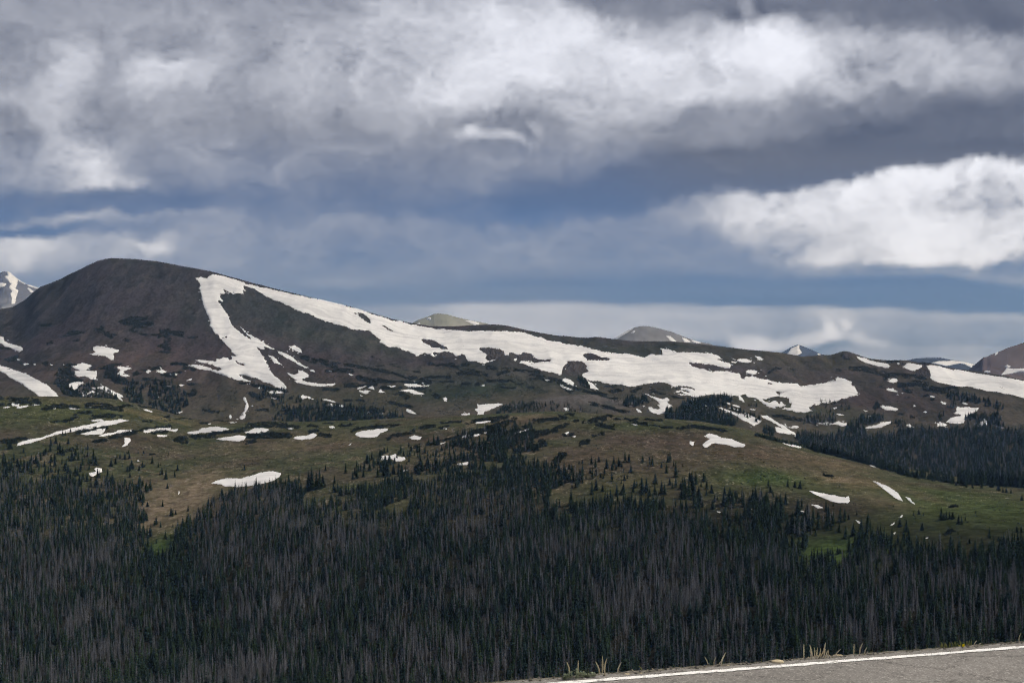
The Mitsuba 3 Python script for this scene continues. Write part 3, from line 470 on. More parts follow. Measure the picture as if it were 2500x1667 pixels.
    ('f', (1025, 480, 1060, 475, 1120, 475, 1145, 463, 1165, 482, 1215, 488, 1225, 505, 1190, 520, 1150, 522, 1110, 500, 1070, 508, 1030, 510), 'star-shaped snow patch right of a dark spruce clump'), ('f', (1620, 540, 1650, 530, 1705, 525, 1700, 545, 1640, 555), None), ('f', (1880, 455, 1930, 448, 1920, 460), None), ('f', (785, 395, 810, 378, 800, 398), None), ('f', (1190, 593, 1240, 588, 1210, 600), None), ('f', (1465, 385, 1530, 375, 1490, 390), None),
    ('g', (1625, 330, 1660, 308, 1720, 320, 1760, 340, 1840, 350, 1890, 375, 1945, 395, 1930, 412, 1860, 412, 1800, 395, 1720, 380, 1690, 385, 1640, 420, 1615, 395, 1640, 375, 1675, 350), 'ragged snow patch on the brown upper slope of the hill nose'), ('g', (1515, 365, 1555, 372, 1545, 405, 1518, 390), 'small snow patch left of the ragged one on the brown slope'),
    ('g', (1068, 235, 1125, 238, 1100, 245), None), ('g', (560, 305, 590, 292, 575, 315), None), ('g', (610, 330, 645, 325, 640, 338), None), ('g', (0, 455, 75, 440, 40, 458), None), ('g', (1720, 902, 1755, 908, 1740, 915), None),
    ('h', (540, 742, 620, 760, 700, 775, 780, 790, 830, 795, 855, 785, 862, 825, 850, 838, 770, 840, 690, 815, 620, 785), 'blade-shaped snow patch below the green hollow'), ('h', (1035, 670, 1080, 680, 1160, 715, 1230, 765, 1270, 825, 1210, 805, 1150, 755, 1090, 710), 'slanting snow blade on the tan ridge'), ('h', (1288, 790, 1320, 805, 1360, 850, 1330, 840), 'short snow sliver right of the slanting snow blade'),
    ('h', (565, 852, 610, 855, 668, 878, 610, 880), None), ('h', (480, 898, 515, 905, 490, 910), None), ('h', (900, 965, 950, 990, 930, 998), None), ('h', (1175, 1010, 1205, 985, 1195, 1005), None), ('h', (1240, 950, 1270, 930, 1260, 950), None), ('h', (1190, 1075, 1218, 1060, 1205, 1078), None), ('h', (1440, 1108, 1465, 1103, 1450, 1115), None),
    ('h', (330, 365, 400, 378, 495, 410, 480, 418, 420, 408, 360, 390), 'thin snow strip at the hill edge beside the spruce row'), ('h', (95, 868, 120, 890, 110, 898), None), ('h', (1015, 548, 1060, 555, 1040, 560), None)]

LAND = [(593, 1170, 'crescent-shaped snow patch'), (455, 1205, 'bare tan gully'), (233, 1150, 'small hooked snow patch'), (960, 1117, 'star-shaped snow patch'), (906, 1057, 'large slipper-shaped snow patch'), (1765, 1078, 'ragged snow patch on the brown slope'),
        (2025, 1213, 'blade-shaped snow patch'), (2167, 1197, 'slanting snow blade'), (1905, 1172, 'green hollow'), (1540, 1190, 'olive clearing'), (180, 1058, 'long slanting snow strip'), (1014, 1068, 'round snow patch'), (395, 1330, 'green forest clearing'), (2030, 1350, 'light green clearing'),
        (500, 1050, 'spearhead-shaped snow patch'), (310, 1075, 'teardrop-shaped snow patch'), (1440, 968, 'grey scree knoll'), (1600, 990, 'branching snow patch'), (1200, 990, 'funnel-shaped snow patch'), (760, 930, 'boot-shaped snow patch'), (560, 880, 'snow gully'), (255, 862, 'fish-shaped snow patch'),
        (210, 905, 'double-lobed snow patch'), (70, 930, 'diagonal snow slab'), (1035, 945, 'two flat snow patches'), (1150, 940, 'green shrubland'), (1830, 1015, 'ragged snow streak'), (1900, 1040, 'forked snow streak'), (2350, 1010, 'hourglass-shaped snow patch'), (2180, 930, 'oval ringed snow patch'), (2140, 1037, 'slanting snow strip by the spruce row'),
        (2170, 997, 'spindle-shaped snow patch'), (600, 990, 'winding snow ribbon'), (2030, 1035, 'wide wavy snow patch'), (1430, 935, 'steep narrow snow strip'), (2300, 950, 'broad snowfield below the ridge'), (330, 800, 'bare summit dome'), (1380, 1020, 'hill nose'), (2400, 1230, 'grassy right slope'), (1985, 1236, 'small snow sliver below the blade-shaped patch'), (2180, 1278, 'crumbs of snow in the stream gully'), (2325, 1262, 'tight row of spruces on the grass'), (1800, 1215, 'mixed spruces beside the olive clearing'), (1680, 1200, 'bank of spruces on the brown slope'), (1480, 1125, 'brown upper slope'), (770, 1190, 'tall spruce clump by the crescent patch'), (290, 1120, 'green slope left of the tan gully'), (880, 1155, 'upper edge of the forest'), (1180, 1100, 'spruces below the wing-shaped patch'), (90, 1120, 'left end of the forest edge'), (1270, 1045, 'broken snow strip')]
ORD = ['', 'second ', 'third ', 'fourth ', 'fifth ', 'sixth ', 'seventh ', 'eighth ', 'ninth ', 'tenth ', 'eleventh ', 'twelfth ', 'thirteenth ', 'fourteenth ', 'fifteenth ', 'sixteenth ', 'seventeenth ', 'eighteenth ']
told = {}
def beside(what, px, py):
    """Where a small thing stands: by the nearest landmark, and which it is there."""
    x, y, name = min(LAND, key=lambda l: math.hypot(l[0] - px, (l[1] - py) * 1.8))
    dx, dy = px - x, (py - y) * 1.8
    side = ('right of' if dx > 0 else 'left of') if abs(dx) > abs(dy) else ('below' if dy > 0 else 'above')
    if math.hypot(dx, dy) < 14:
        side = 'beside'
    k = told.get((what, side, name), 0)
    told[(what, side, name)] = k + 1
    if k == 0:
        return f'{what} nearest {side} the {name}' if side != 'beside' else f'{what} beside the {name}'
    return f'{ORD[min(k, 17)]}{what} {side} the {name}'

def snow(poly, label, where, step, lift, ragged, seed, cat='snow patch', name='snow_patch', group='snow patches on the slopes', **kw):
    m = build_drape(poly, where, step, lift, ragged, seed, wobble=.08, **kw)
    if m is None:
        return
    k = numbered(name)
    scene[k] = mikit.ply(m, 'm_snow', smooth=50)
    tag(k, label, cat, group)

on_mountain = lambda px, py: hits(px, py, J_MTN)
snow(big, 'great connected snowfield sweeping from the summit gully along the ridge', on_mountain, 3.2, 1.3, 1.25, 1, 'snowfield', 'snowfield', None, skirt=2.2, swell=2.0)
where, small = on_mountain, []
FIELDS = []
for n, s in enumerate(SNOW):
    if s == 'HILL':
        where = hits
        continue
    z, nums, lab = s
    pts = P(z, *nums)
    if where is hits:
        lim = crest_row(pts[:, 0]) + 2.0
        pts[:, 1] = np.maximum(pts[:, 1], lim)
    poly = Polygon(pts).buffer(0)
    if poly.area < 8:
        poly = poly.buffer(.8)
    FIELDS.append((poly, lab, where, n))
# the nearest of a landmark's small patches are told first
for poly, lab, wh, n in sorted(FIELDS, key=lambda f: min(math.hypot(l[0] - f[0].centroid.x, 1.8 * (l[1] - f[0].centroid.y)) for l in LAND)):
    c = poly.centroid
    if lab is None:
        lab = beside('small white snow patch', c.x, c.y)
    far = wh is on_mountain
    snow(poly, lab, wh, 2.2 if poly.area < 900 else 3.0, .9 if far else .55, .65 if far else .6, 100 + n, skirt=1.2, swell=.5 if poly.area > 900 else 0)

bits = []
g0 = np.random.default_rng(640)
edge_pts = [np.array(big.exterior.interpolate(t, normalized=True).coords[0]) + g0.normal(0, 5, 2) * [1.2, .8] for t in g0.random(150)]
for f in FIELDS:
    if f[2] is on_mountain and f[0].area > 120:
        edge_pts += [np.array(f[0].exterior.interpolate(t, normalized=True).coords[0]) + g0.normal(0, 4.5, 2) * [1.4, .7] for t in g0.random(6)]
for k, c in enumerate(edge_pts):
    if c[1] > crest_row(c[0]) - 2 or c[1] < sky_row(c[0]) + 8 or big.contains(Point(c)):
        continue
    an = np.arange(7) * .9
    r = g0.uniform(.7, 2.1) * g0.uniform(.6, 1.3, 7)
    m = build_drape(Polygon(np.stack([c[0] + r * 1.5 * np.cos(an), c[1] + r * .7 * np.sin(an)], 1)), on_mountain, 1.2, .7, 0, k)
    if m is not None:
        bits.append(m)
at, vs, fs = 0, [], []
for v_, f_ in bits:
    vs.append(v_); fs.append(f_ + at); at += len(v_)
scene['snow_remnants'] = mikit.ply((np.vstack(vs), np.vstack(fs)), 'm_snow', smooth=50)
tag('snow_remnants', 'scattered tiny crumbs of snow along the edges of the snow patches', kind='stuff')

# ------------------------------------------------------------------ rock outcrops
scene['m_rock'] = lit(mikit.proc(lambda p, n, uv: mikit.mix((.040, .036, .035), (.085, .075, .070), mikit.fbm(p.x / 5, p.y / 9, p.z / 2.5, octaves=4)) * (.6 + .7 * mikit.noise(p.x / 1.7, p.y / 3., p.z / 1.2))))
for n, (z, nums, lab) in enumerate([('A6', (870, 560, 930, 500, 985, 455, 1025, 480, 1050, 530, 1078, 600, 1070, 650, 1000, 640, 930, 610, 860, 600), 'craggy brown outcrop between two snowfields on the ridge'), ('A5', (1915, 310, 1940, 290, 2010, 268, 2060, 290, 2085, 315, 2030, 325, 2010, 355, 1965, 350, 1930, 330), 'dark rocky knob standing on the skyline'),
                                    ('A3', (775, 190, 850, 182, 1080, 205, 1130, 240, 1140, 330, 1000, 355, 900, 370, 860, 345, 890, 295, 810, 250), 'wide dark rock step breaking through the great snowfield'), ('A3', (1330, 320, 1430, 262, 1540, 280, 1560, 370, 1640, 375, 1580, 410, 1400, 370), 'smaller square rock step right of the wide one'),
                                    ('c', (540, 940, 590, 890, 700, 890, 720, 930, 740, 965, 690, 980, 600, 995, 540, 985), 'rounded rock face under the middle of the great snowfield'), ('A3', (110, 300, 180, 252, 290, 255, 360, 290, 380, 315, 250, 330), 'low rock bluff at the lower snow edge'), ('A5', (1440, 1085, 1470, 1060, 1510, 1045, 1520, 1070, 1480, 1110, 1430, 1110), 'small dark rock at the right foot of the great snowfield'),
                                    ('A6', (600, 425, 640, 385, 700, 375, 710, 410, 690, 440, 640, 455), 'dark crag on the crest left of the craggy brown outcrop')]):
    m = build_drape(Polygon(P(z, *nums)), on_mountain, 2.0, 1.2, .6, 800 + n, skirt=3., wobble=.8, swell=4.5)
    if m is not None:
        k = numbered('rock_outcrop')
        scene[k] = mikit.ply(m, 'm_rock')
        tag(k, lab, 'rock outcrop', 'rock outcrops along the snowy ridge')

# ------------------------------------------------------------------ distant peaks
def peak(key, sky_pts, Y, depth, base_z, col, label, snows=(), rough=12., seed=0, slope_bias=.0, scale=1.0):
    a = np.array(sky_pts, float).reshape(-1, 2)
    px = np.linspace(a[0, 0], a[-1, 0], int((a[-1, 0] - a[0, 0]) / 1.6) + 2)
    row = np.interp(px, a[:, 0], a[:, 1])
    zt = -(row - HZ) / F * Y
    s = np.concatenate([np.linspace(-1, 0, 26), np.linspace(0, 1, 12)[1:]])
    SY = np.repeat(Y + s[None] * depth, len(px), 0)
    SX = ((px - 1250) / F)[:, None] * np.where(s[None] < 0, SY, Y + (SY - Y) * .3)
    prof = (1 - np.abs(s)) ** 1.08
    SZ = base_z + (zt[:, None] - base_z) * prof[None]
    lim = (np.abs(s) ** .5)[None]
    SZ = SZ + lim * rough * (meshkit.fbm(np.stack([SX / (140 * scale), SY / (300 * scale), SX * 0], -1), 5, seed) * 2 - 1)
    rid = np.abs(meshkit.fbm(np.stack([SX / (110 * scale) + .4 * s[None], SY * .0 + SX * 0, s[None] * .8 + SX * 0], -1), 3, seed + 5) * 2 - 1)
    SZ = SZ - lim * rough * 1.2 * rid
    v = np.stack([SX, SY, SZ], -1)
    A, Bn = v.shape[:2]
    n = np.arange(A * Bn).reshape(A, Bn)
    f = np.stack([n[:-1, :-1], n[1:, :-1], n[1:, 1:], n[:-1, 1:]], -1).reshape(-1, 4)
    scene['m_' + key] = lit(peak_colour(*col))
    scene[key] = mikit.ply((v.reshape(-1, 3), f), 'm_' + key)
    tag(key, label, kind='structure')
    rows = HZ - SZ[:, :26] / SY[:, :26] * F
    def where(qx, qy):
        X, Yq, Zq = [], [], []
        for x, y in zip(np.atleast_1d(qx), np.atleast_1d(qy)):
            c = np.clip((x - px[0]) / (px[1] - px[0]), 0, len(px) - 1.001)
            i, w = int(c), c - int(c)
            r = rows[i] * (1 - w) + rows[i + 1] * w
            m = np.minimum.accumulate(r)
            j = int(np.clip(np.searchsorted(-m, -y), 1, 25))
            a_, b_ = r[j - 1], r[j]
            t = np.clip((a_ - y) / (a_ - b_) if abs(a_ - b_) > 1e-9 else 1, 0, 1)
            yy = SY[0, j - 1] * (1 - t) + SY[0, j] * t
            zz = SZ[i] * (1 - w) + SZ[i + 1] * w
            X.append((x - 1250) / F * yy); Yq.append(yy); Zq.append(zz[j - 1] * (1 - t) + zz[j] * t)
        return np.array(X), np.array(Yq), np.array(Zq)
    for k, (z, nums, lab) in enumerate(snows):
        pts = P(z, *nums)
        pts[:, 1] = np.maximum(pts[:, 1], np.interp(pts[:, 0], px, row) + .7)
        poly = Polygon(pts).buffer(1.7 if key == 'rocky_peak' else .3)
        m = build_drape(poly, where, 2.0, Y / 1500., .25, 700 + seed * 10 + k, skirt=Y / 700., wobble=.1)
        if m is not None:
            q = numbered('snow_patch')
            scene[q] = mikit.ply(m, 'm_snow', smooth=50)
            tag(q, lab, 'snow patch', 'snow on the distant peaks')

peak('rocky_peak', (-260, 860, -150, 780, -60, 705, -20, 676, 0, 666, 8, 663, 22, 664, 40, 680, 60, 692, 80, 700, 95, 703, 130, 740, 200, 800, 260, 860), 9000, 2600, -200, ((.11, .11, .125), (.19, .19, .195)), 'pale rocky peak with bright snow left of the summit dome',
     [('a', (40, 240, 70, 232, 55, 203, 80, 203, 110, 225, 130, 265, 125, 300, 110, 330, 135, 345, 120, 390, 110, 440, 90, 440, 95, 400, 85, 370, 100, 350, 75, 320, 95, 290, 65, 265), 'bright forked snow couloir on the pale rocky peak'), ('a', (120, 230, 190, 270, 165, 270), 'short snow band right of the couloir on the pale rocky peak'),
      ('a', (-20, 290, 45, 295, 0, 318, -20, 318), 'snow patch left of the couloir on the pale rocky peak'), ('a', (215, 292, 290, 327, 245, 312), 'thin snow band on the right ridge of the pale rocky peak'), ('a', (215, 328, 250, 350, 240, 355), 'small snow spot low on the pale rocky peak')], 70, 1)
peak('rounded_peak', (900, 860, 1000, 792, 1020, 781, 1045, 773, 1060, 766, 1070, 765, 1090, 767, 1110, 773, 1135, 779, 1160, 784, 1190, 790, 1260, 830), 6200, 1500, -200, ((.21, .21, .165), (.27, .26, .215)), 'pale green-grey rounded peak behind the snowy ridge',
     [('b', (1385, 562, 1400, 553, 1415, 551, 1418, 570), 'small snow square on the pale green-grey peak'), ('b', (1640, 560, 1670, 575, 1740, 575, 1790, 595, 1770, 612, 1745, 605, 1700, 582), 'sloping snow band on the pale green-grey peak'), ('b', (1305, 598, 1330, 592, 1335, 602), 'snow spot at the left foot of the pale green-grey peak')], 18, 2)
peak('stony_peak', (1400, 880, 1480, 838, 1500, 826, 1530, 808, 1550, 799, 1565, 796, 1580, 796, 1605, 801, 1640, 810, 1670, 822, 1700, 833, 1730, 838, 1800, 870), 6600, 1500, -200, ((.13, .125, .125), (.19, .185, .18)), 'grey stony peak behind the middle of the ridge',
     [('c', (920, 710, 1000, 667, 1080, 637, 1010, 682, 960, 714), 'long snow band on the left edge of the grey stony peak'), ('c', (1068, 668, 1082, 655, 1100, 652, 1090, 664), 'small snow spot below the top of the grey stony peak'), ('c', (1338, 690, 1370, 695, 1420, 738, 1380, 738), 'left of three snow stripes on the grey stony peak'), ('c', (1455, 702, 1490, 712, 1525, 738, 1475, 737), 'middle of three snow stripes on the grey stony peak'), ('c', (1525, 724, 1560, 730, 1605, 744, 1570, 746), 'right of three snow stripes on the grey stony peak')], 18, 3)
peak('pointed_peak', (1820, 900, 1895, 867, 1910, 860, 1930, 848, 1948, 841, 1960, 845, 1980, 853, 2000, 862, 2025, 872, 2080, 900), 11000, 1500, -200, ((.030, .034, .045), (.05, .053, .065)), 'dark blue pointed peak in the far distance',
     [('A5', (1065, 285, 1110, 240, 1130, 200, 1210, 165, 1262, 142, 1255, 175, 1270, 215, 1305, 255, 1270, 280, 1205, 300, 1150, 300), 'wide snow face on the dark blue pointed peak'), ('A5', (1535, 270, 1590, 285, 1560, 298), 'small snow spot right on the dark blue pointed peak')], 25, 4, scale=2)
peak('flat_topped_peak', (2120, 905, 2212, 880, 2235, 875, 2265, 873, 2295, 873, 2320, 878, 2345, 882, 2370, 888, 2395, 893, 2440, 905, 2520, 930), 8200, 1300, -200, ((.028, .032, .045), (.045, .05, .062)), 'dark flat-topped peak with a snow brim behind the ridge',
     [('A6', (1100, 412, 1220, 390, 1340, 390, 1400, 380, 1600, 398, 1800, 438, 1800, 462, 1720, 442, 1710, 490, 1650, 460, 1600, 430, 1520, 420, 1440, 435, 1370, 450, 1320, 457, 1200, 435), 'snow brim along the dark flat-topped peak')], 12, 5)
peak('cliff_edged_mountain', (2300, 960, 2370, 912, 2392, 895, 2397, 876, 2401, 872, 2410, 871, 2418, 866, 2430, 862, 2445, 856, 2460, 849, 2480, 843, 2500, 836, 2560, 815, 2640, 790, 2760, 800, 2900, 860), 4600, 1000, -200, ((.095, .072, .072), (.125, .10, .095)), 'purple-brown mountain with a cliff edge at the right border',
     [('A6', (2060, 300, 2075, 268, 2112, 250, 2090, 285), 'narrow snow chute on the cliff of the purple-brown mountain'), ('A6', (1900, 552, 1930, 537, 2000, 547, 1970, 566), 'small snow patch at the foot of the purple-brown mountain'), ('d', (2020, 990, 2050, 957, 2060, 937, 2110, 945, 2200, 940, 2300, 930, 2280, 955, 2200, 965, 2150, 967, 2090, 980), 'wide snow patch at the foot of the purple-brown mountain'), ('d', (2045, 925, 2065, 915, 2095, 925, 2070, 935), 'small snow patch above the wide one on the purple-brown mountain')], 16, 6)

# ------------------------------------------------------------------ conifers
def cone_tree(seed, h, r, whorls, per, dead=False):
    """(crown, trunk): whorls of drooping boughs round a tapered stem; a dead tree keeps bare twigs."""
    q = np.random.default_rng(seed)
    V, Fc = [], []
    def tri(a, b, c):
        k = len(V)
        V.extend([a, b, c]); Fc.append([k, k + 1, k + 2])
    z0 = h * (.06 if not dead else .14)
    for w in range(whorls):
        t = (w + q.uniform(-.3, .3)) / whorls
        z = z0 + (h - z0) * min(max(t, 0), .97)
        reach = r * (1 - max(t, 0)) ** .82 * q.uniform(.75, 1.15) + .10
        if dead:
            reach = reach * q.uniform(.45, 1.0)
        off = q.uniform(0, 6.28)
        for k in range(per):
            an = off + k * 6.283 / per + q.uniform(-.35, .35)
            L = reach * q.uniform(.7, 1.2)
            d = np.array([math.cos(an), math.sin(an), 0])
            s = np.array([-d[1], d[0], 0])
            root = np.array([0, 0, z])
            tip = root + d * L + [0, 0, -L * (.35 if not dead else q.uniform(.0, .55))]
            if dead:
                wd = .045 + .035 * L
                tri(root + s * wd + [0, 0, .05], root - s * wd - [0, 0, .05], tip)
                mid = root * .45 + tip * .55
                tri(mid, mid + [0, 0, -.12], mid + s * q.uniform(-.5, .5) * L + d * .35 * L - [0, 0, .25 * L])
            else:
                mid = root + d * L * .55 + [0, 0, L * .02]
                wd = .30 * L + .10
                lo = [0, 0, -.16 * L]
                tri(root, mid + s * wd + lo, tip)
                tri(root, tip, mid - s * wd + lo)
    if not dead:
        m = 6
        base = [np.array([.42 * r * math.cos(k * 6.283 / m), .42 * r * math.sin(k * 6.283 / m), z0 + .1 * h]) for k in range(m)]
        for k in range(m):
            tri(base[k], base[(k + 1) % m], np.array([0, 0, h * .93]))
        for k in range(3):
            an = k * 2.1
            tri(np.array([.07 * math.cos(an), .07 * math.sin(an), h * .9]), np.array([.07 * math.cos(an + 2.1), .07 * math.sin(an + 2.1), h * .9]), np.array([0, 0, h * 1.02]))
    crown = (np.array(V), np.array(Fc))
    m, R = 5, h * (.013 if not dead else .0115)
    lean = np.array([q.uniform(-.02, .02) * h, q.uniform(-.02, .02) * h, 0]) * (1 if dead else .2)
    top = h * (.8 if not dead else 1.03)
    ring = lambda z, rr: [np.array([rr * math.cos(k * 6.283 / m), rr * math.sin(k * 6.283 / m), z]) + lean * z / h for k in range(m)]
    a_, b_, c_ = ring(-1.2, R * 1.25), ring(top * .5, R * .75), ring(top, R * .18)
    v = np.array(a_ + b_ + c_)
    i = np.arange(m); j = (i + 1) % m
    f = np.vstack([np.stack([i, j, j + m], 1), np.stack([i, j + m, i + m], 1), np.stack([i + m, j + m, j + 2 * m], 1), np.stack([i + m, j + 2 * m, i + 2 * m], 1)])
    return crown, (v, f)

def joined(*ms):
    vs, fs, at = [], [], 0
    for v, f in ms:
        vs.append(np.asarray(v, float)); fs.append(np.asarray(f) + at); at += len(v)
    return np.vstack(vs), np.vstack(fs)

def needle_colour(a, b, s):
    def fn(p, n, uv):
        return mikit.mix(a, b, mikit.noise(p.x / s, p.y / s, p.z / s)) * (.75 + .5 * mikit.noise(p.x * 1.7, p.y * 1.7, p.z * 1.7))
    return mikit.proc(fn)

scene['m_needles'] = lit(needle_colour((.012, .024, .015), (.036, .056, .028), 17.))
scene['m_needles_dark'] = lit(needle_colour((.010, .020, .019), (.024, .040, .030), 21.))
scene['m_dead'] = lit(needle_colour((.078, .084, .095), (.205, .207, .222), 12.))
scene['m_dead_brown'] = lit(needle_colour((.058, .060, .063), (.130, .126, .130), 15.))
scene['m_bark'] = lit((.085, .068, .058))
scene['m_pale_wood'] = lit((.27, .25, .26))

LIVE = [cone_tree(10 + k, 10, w, 10, 6) for k, w in enumerate((1.6, 1.95, 1.4, 2.2))]           # 10 m high, scaled where they stand
DEADS = [cone_tree(30 + k, 10, w, 17, 6, True) for k, w in enumerate((1.55, 1.9, 1.3, 1.75))]
for k, (c, t) in enumerate(LIVE):
    scene[f'live_{k}'] = {'type': 'shapegroup', 'tree': mikit.ply(joined(c, t), 'm_needles' if k % 2 == 0 else 'm_needles_dark')}
for k, (c, t) in enumerate(DEADS):
    scene[f'dead_{k}'] = {'type': 'shapegroup', 'crown': mikit.ply(c, 'm_dead' if k % 2 == 0 else 'm_dead_brown'), 'trunk': mikit.ply(t, 'm_dead')}
LIVE_FINE = [tuple(mikit.ply(m, b) for m, b in zip(cone_tree(50 + k, 10, w, 17, 8), ('m_needles' if k % 2 == 0 else 'm_needles_dark', 'm_bark'))) for k, w in enumerate((1.6, 1.85, 1.35, 2.1))]
DEAD_FINE = [tuple(mikit.ply(m, b) for m, b in zip(cone_tree(70 + k, 10, w, 20, 6, True), ('m_dead' if k % 2 == 0 else 'm_dead_brown', 'm_pale_wood'))) for k, w in enumerate((1.6, 1.95, 1.4, 1.8))]

def stand(x, y, z, h, wide=1.0, turn=None):
    s = h / 10
    return T().translate([float(x), float(y), float(z)]).rotate([math.cos(x), math.sin(x), 0], float(rng.normal(0, 1.8))).rotate([0, 0, 1], float(rng.uniform(0, 360)) if turn is None else turn).scale([s * wide, s * wide, s])

def single_tree(x, y, z, h, dead, label, group, wide=1.0):
    k = numbered('dead_spruce_tree' if dead else 'spruce_tree')
    c, t = random.choice(DEAD_FINE if dead else LIVE_FINE)
    m = stand(x, y, z, h, wide)
    scene[k + '__crown'] = {**c, 'to_world': m}
    scene[k + '__trunk'] = {**t, 'to_world': m}
    tag(k, label, 'tree', group)

# --- single spruces on the open slopes: foot and height as read in the zooms
TREES = {
    'e': (390, 400, 60, 428, 380, 50, 522, 385, 40, 590, 430, 45, 672, 430, 45, 60, 400, 65, 715, 510, 80, 632, 550, 65, 590, 600, 45, 555, 515, 50, 490, 470, 35, 895, 500, 40, 990, 500, 40, 1058, 462, 25, 1100, 460, 25, 1290, 470, 20, 160, 560, 70, 40, 560, 60, 340, 560, 45, 475, 540, 50,
          825, 635, 60, 1065, 590, 45, 1025, 570, 25, 850, 560, 55, 885, 540, 45, 1270, 655, 70, 1240, 620, 50, 1338, 640, 45, 1360, 590, 50, 1282, 725, 35, 1872, 585, 40, 1596, 432, 15, 1310, 930, 55, 1245, 865, 45, 1440, 900, 40, 995, 640, 35, 960, 680, 30, 1130, 865, 35, 480, 325, 40, 500, 322, 36, 540, 295, 30,
          135, 560, 60, 185, 555, 50, 385, 560, 40, 430, 385, 40, 615, 600, 40, 1225, 625, 40, 1345, 925, 30),
    'f': (408, 680, 60, 480, 745, 130, 505, 740, 150, 540, 735, 120, 565, 730, 140, 590, 720, 90, 610, 590, 40, 765, 610, 75, 850, 650, 80, 900, 640, 60, 680, 690, 60, 925, 535, 70, 945, 525, 55, 965, 510, 60, 1060, 460, 50, 1085, 455, 50, 1320, 425, 35, 1395, 400, 30, 1080, 630, 100, 1035, 600, 70, 1010, 640, 80, 1130, 610, 70,
          1460, 470, 50, 1640, 510, 60, 1560, 480, 60, 1740, 500, 70, 1800, 535, 70, 1990, 580, 140, 2060, 580, 80, 1260, 910, 100, 1320, 610, 80, 1345, 590, 70, 1400, 570, 60, 1500, 440, 40, 1560, 430, 40, 1700, 420, 40, 1780, 420, 40, 820, 660, 60, 1190, 640, 60, 1250, 520, 30, 1085, 940, 60),
    'g': (110, 570, 110, 175, 570, 80, 200, 500, 50, 515, 500, 50, 490, 525, 25, 765, 540, 55, 822, 525, 45, 935, 545, 60, 970, 545, 35, 1160, 520, 30, 1210, 510, 25, 1340, 610, 70, 1410, 640, 110, 1395, 560, 50, 1300, 570, 40, 1465, 560, 25, 865, 615, 40, 835, 645, 35, 855, 650, 30, 795, 600, 20, 1018, 665, 40, 1040, 650, 25,
          1150, 700, 60, 1185, 690, 45, 1255, 690, 70, 1300, 770, 90, 1325, 770, 80, 1250, 770, 80, 1385, 730, 50, 1365, 700, 50, 1470, 790, 70, 1510, 790, 90, 1545, 780, 100, 1585, 800, 80, 1648, 730, 75, 1645, 780, 50, 1605, 715, 40, 1685, 760, 60, 1785, 780, 65, 1830, 780, 60, 1865, 800, 60, 1920, 830, 70, 2000, 795, 60, 2060, 790, 40,
          850, 750, 50, 770, 770, 90, 800, 740, 80, 520, 865, 55, 610, 860, 110, 1790, 930, 90, 1880, 960, 80, 1965, 930, 70, 1815, 1090, 75, 1865, 1090, 90, 1910, 1090, 100, 2100, 890, 100, 2080, 960, 80, 695, 535, 30, 670, 540, 25, 755, 610, 40),
    'h': (40, 830, 90, 120, 795, 60, 180, 800, 40, 205, 880, 95, 230, 870, 90, 440, 720, 50, 480, 730, 60, 385, 715, 60, 85, 935, 65, 190, 960, 70, 465, 925, 110, 493, 880, 70, 535, 920, 70, 680, 900, 80, 500, 1030, 90, 545, 1050, 110, 725, 970, 40, 790, 900, 30, 915, 930, 35, 735, 860, 15, 780, 715, 12, 725, 655, 18, 1195, 870, 20,
          1350, 935, 30, 1390, 925, 35, 1425, 935, 25, 1245, 1020, 60, 1295, 1060, 90, 1310, 1140, 100, 1415, 1045, 55, 1560, 970, 90, 1580, 970, 50, 1600, 965, 60, 1625, 960, 55, 1650, 960, 50, 1695, 1000, 65, 1720, 1000, 60, 1745, 970, 30, 1825, 918, 18, 1930, 1105, 75, 2000, 1130, 35, 2140, 1060, 45, 2175, 1060, 40, 1780, 1145, 35,
          1815, 1235, 105, 1690, 1080, 20, 1945, 1170, 50, 375, 1070, 70, 600, 1090, 60, 690, 1050, 80, 780, 1060, 70, 720, 1045, 50, 855, 965, 40, 300, 870, 80, 330, 860, 90, 370, 850, 80, 285, 1020, 80, 320, 1020, 90, 2178, 820, 40, 1675, 705, 30, 1755, 720, 40, 1800, 725, 30, 1870, 725, 60, 2000, 745, 60, 2035, 760, 35, 2060, 760, 35, 2095, 765, 35)}
spots = []
for z, nums in TREES.items():
    s = ZOOM[z][2]
    for x, y, h in np.array(nums, float).reshape(-1, 3):
        q = P(z, x, y)[0]
        spots.append((q[0], q[1], h / s))
spots = np.array(spots)
X, Y, Z = hits(spots[:, 0], np.maximum(spots[:, 1], crest_row(spots[:, 0]) + 1))
order = np.argsort([min(math.hypot(l[0] - a[0], 1.8 * (l[1] - a[1])) for l in LAND) for a in spots])
for i in order:
    h = spots[i, 2] / F * Y[i]
    what = 'low dark spruce' if h < 4 else 'tall dark green spruce' if h > 13 else 'dark green spruce'
    single_tree(X[i], Y[i], Z[i] - .2, max(h, 2.2) * 1.25, False, beside(what, spots[i, 0], spots[i, 1]), 'single spruces on the open slope', 1.5 if h > 5 else 1.8)

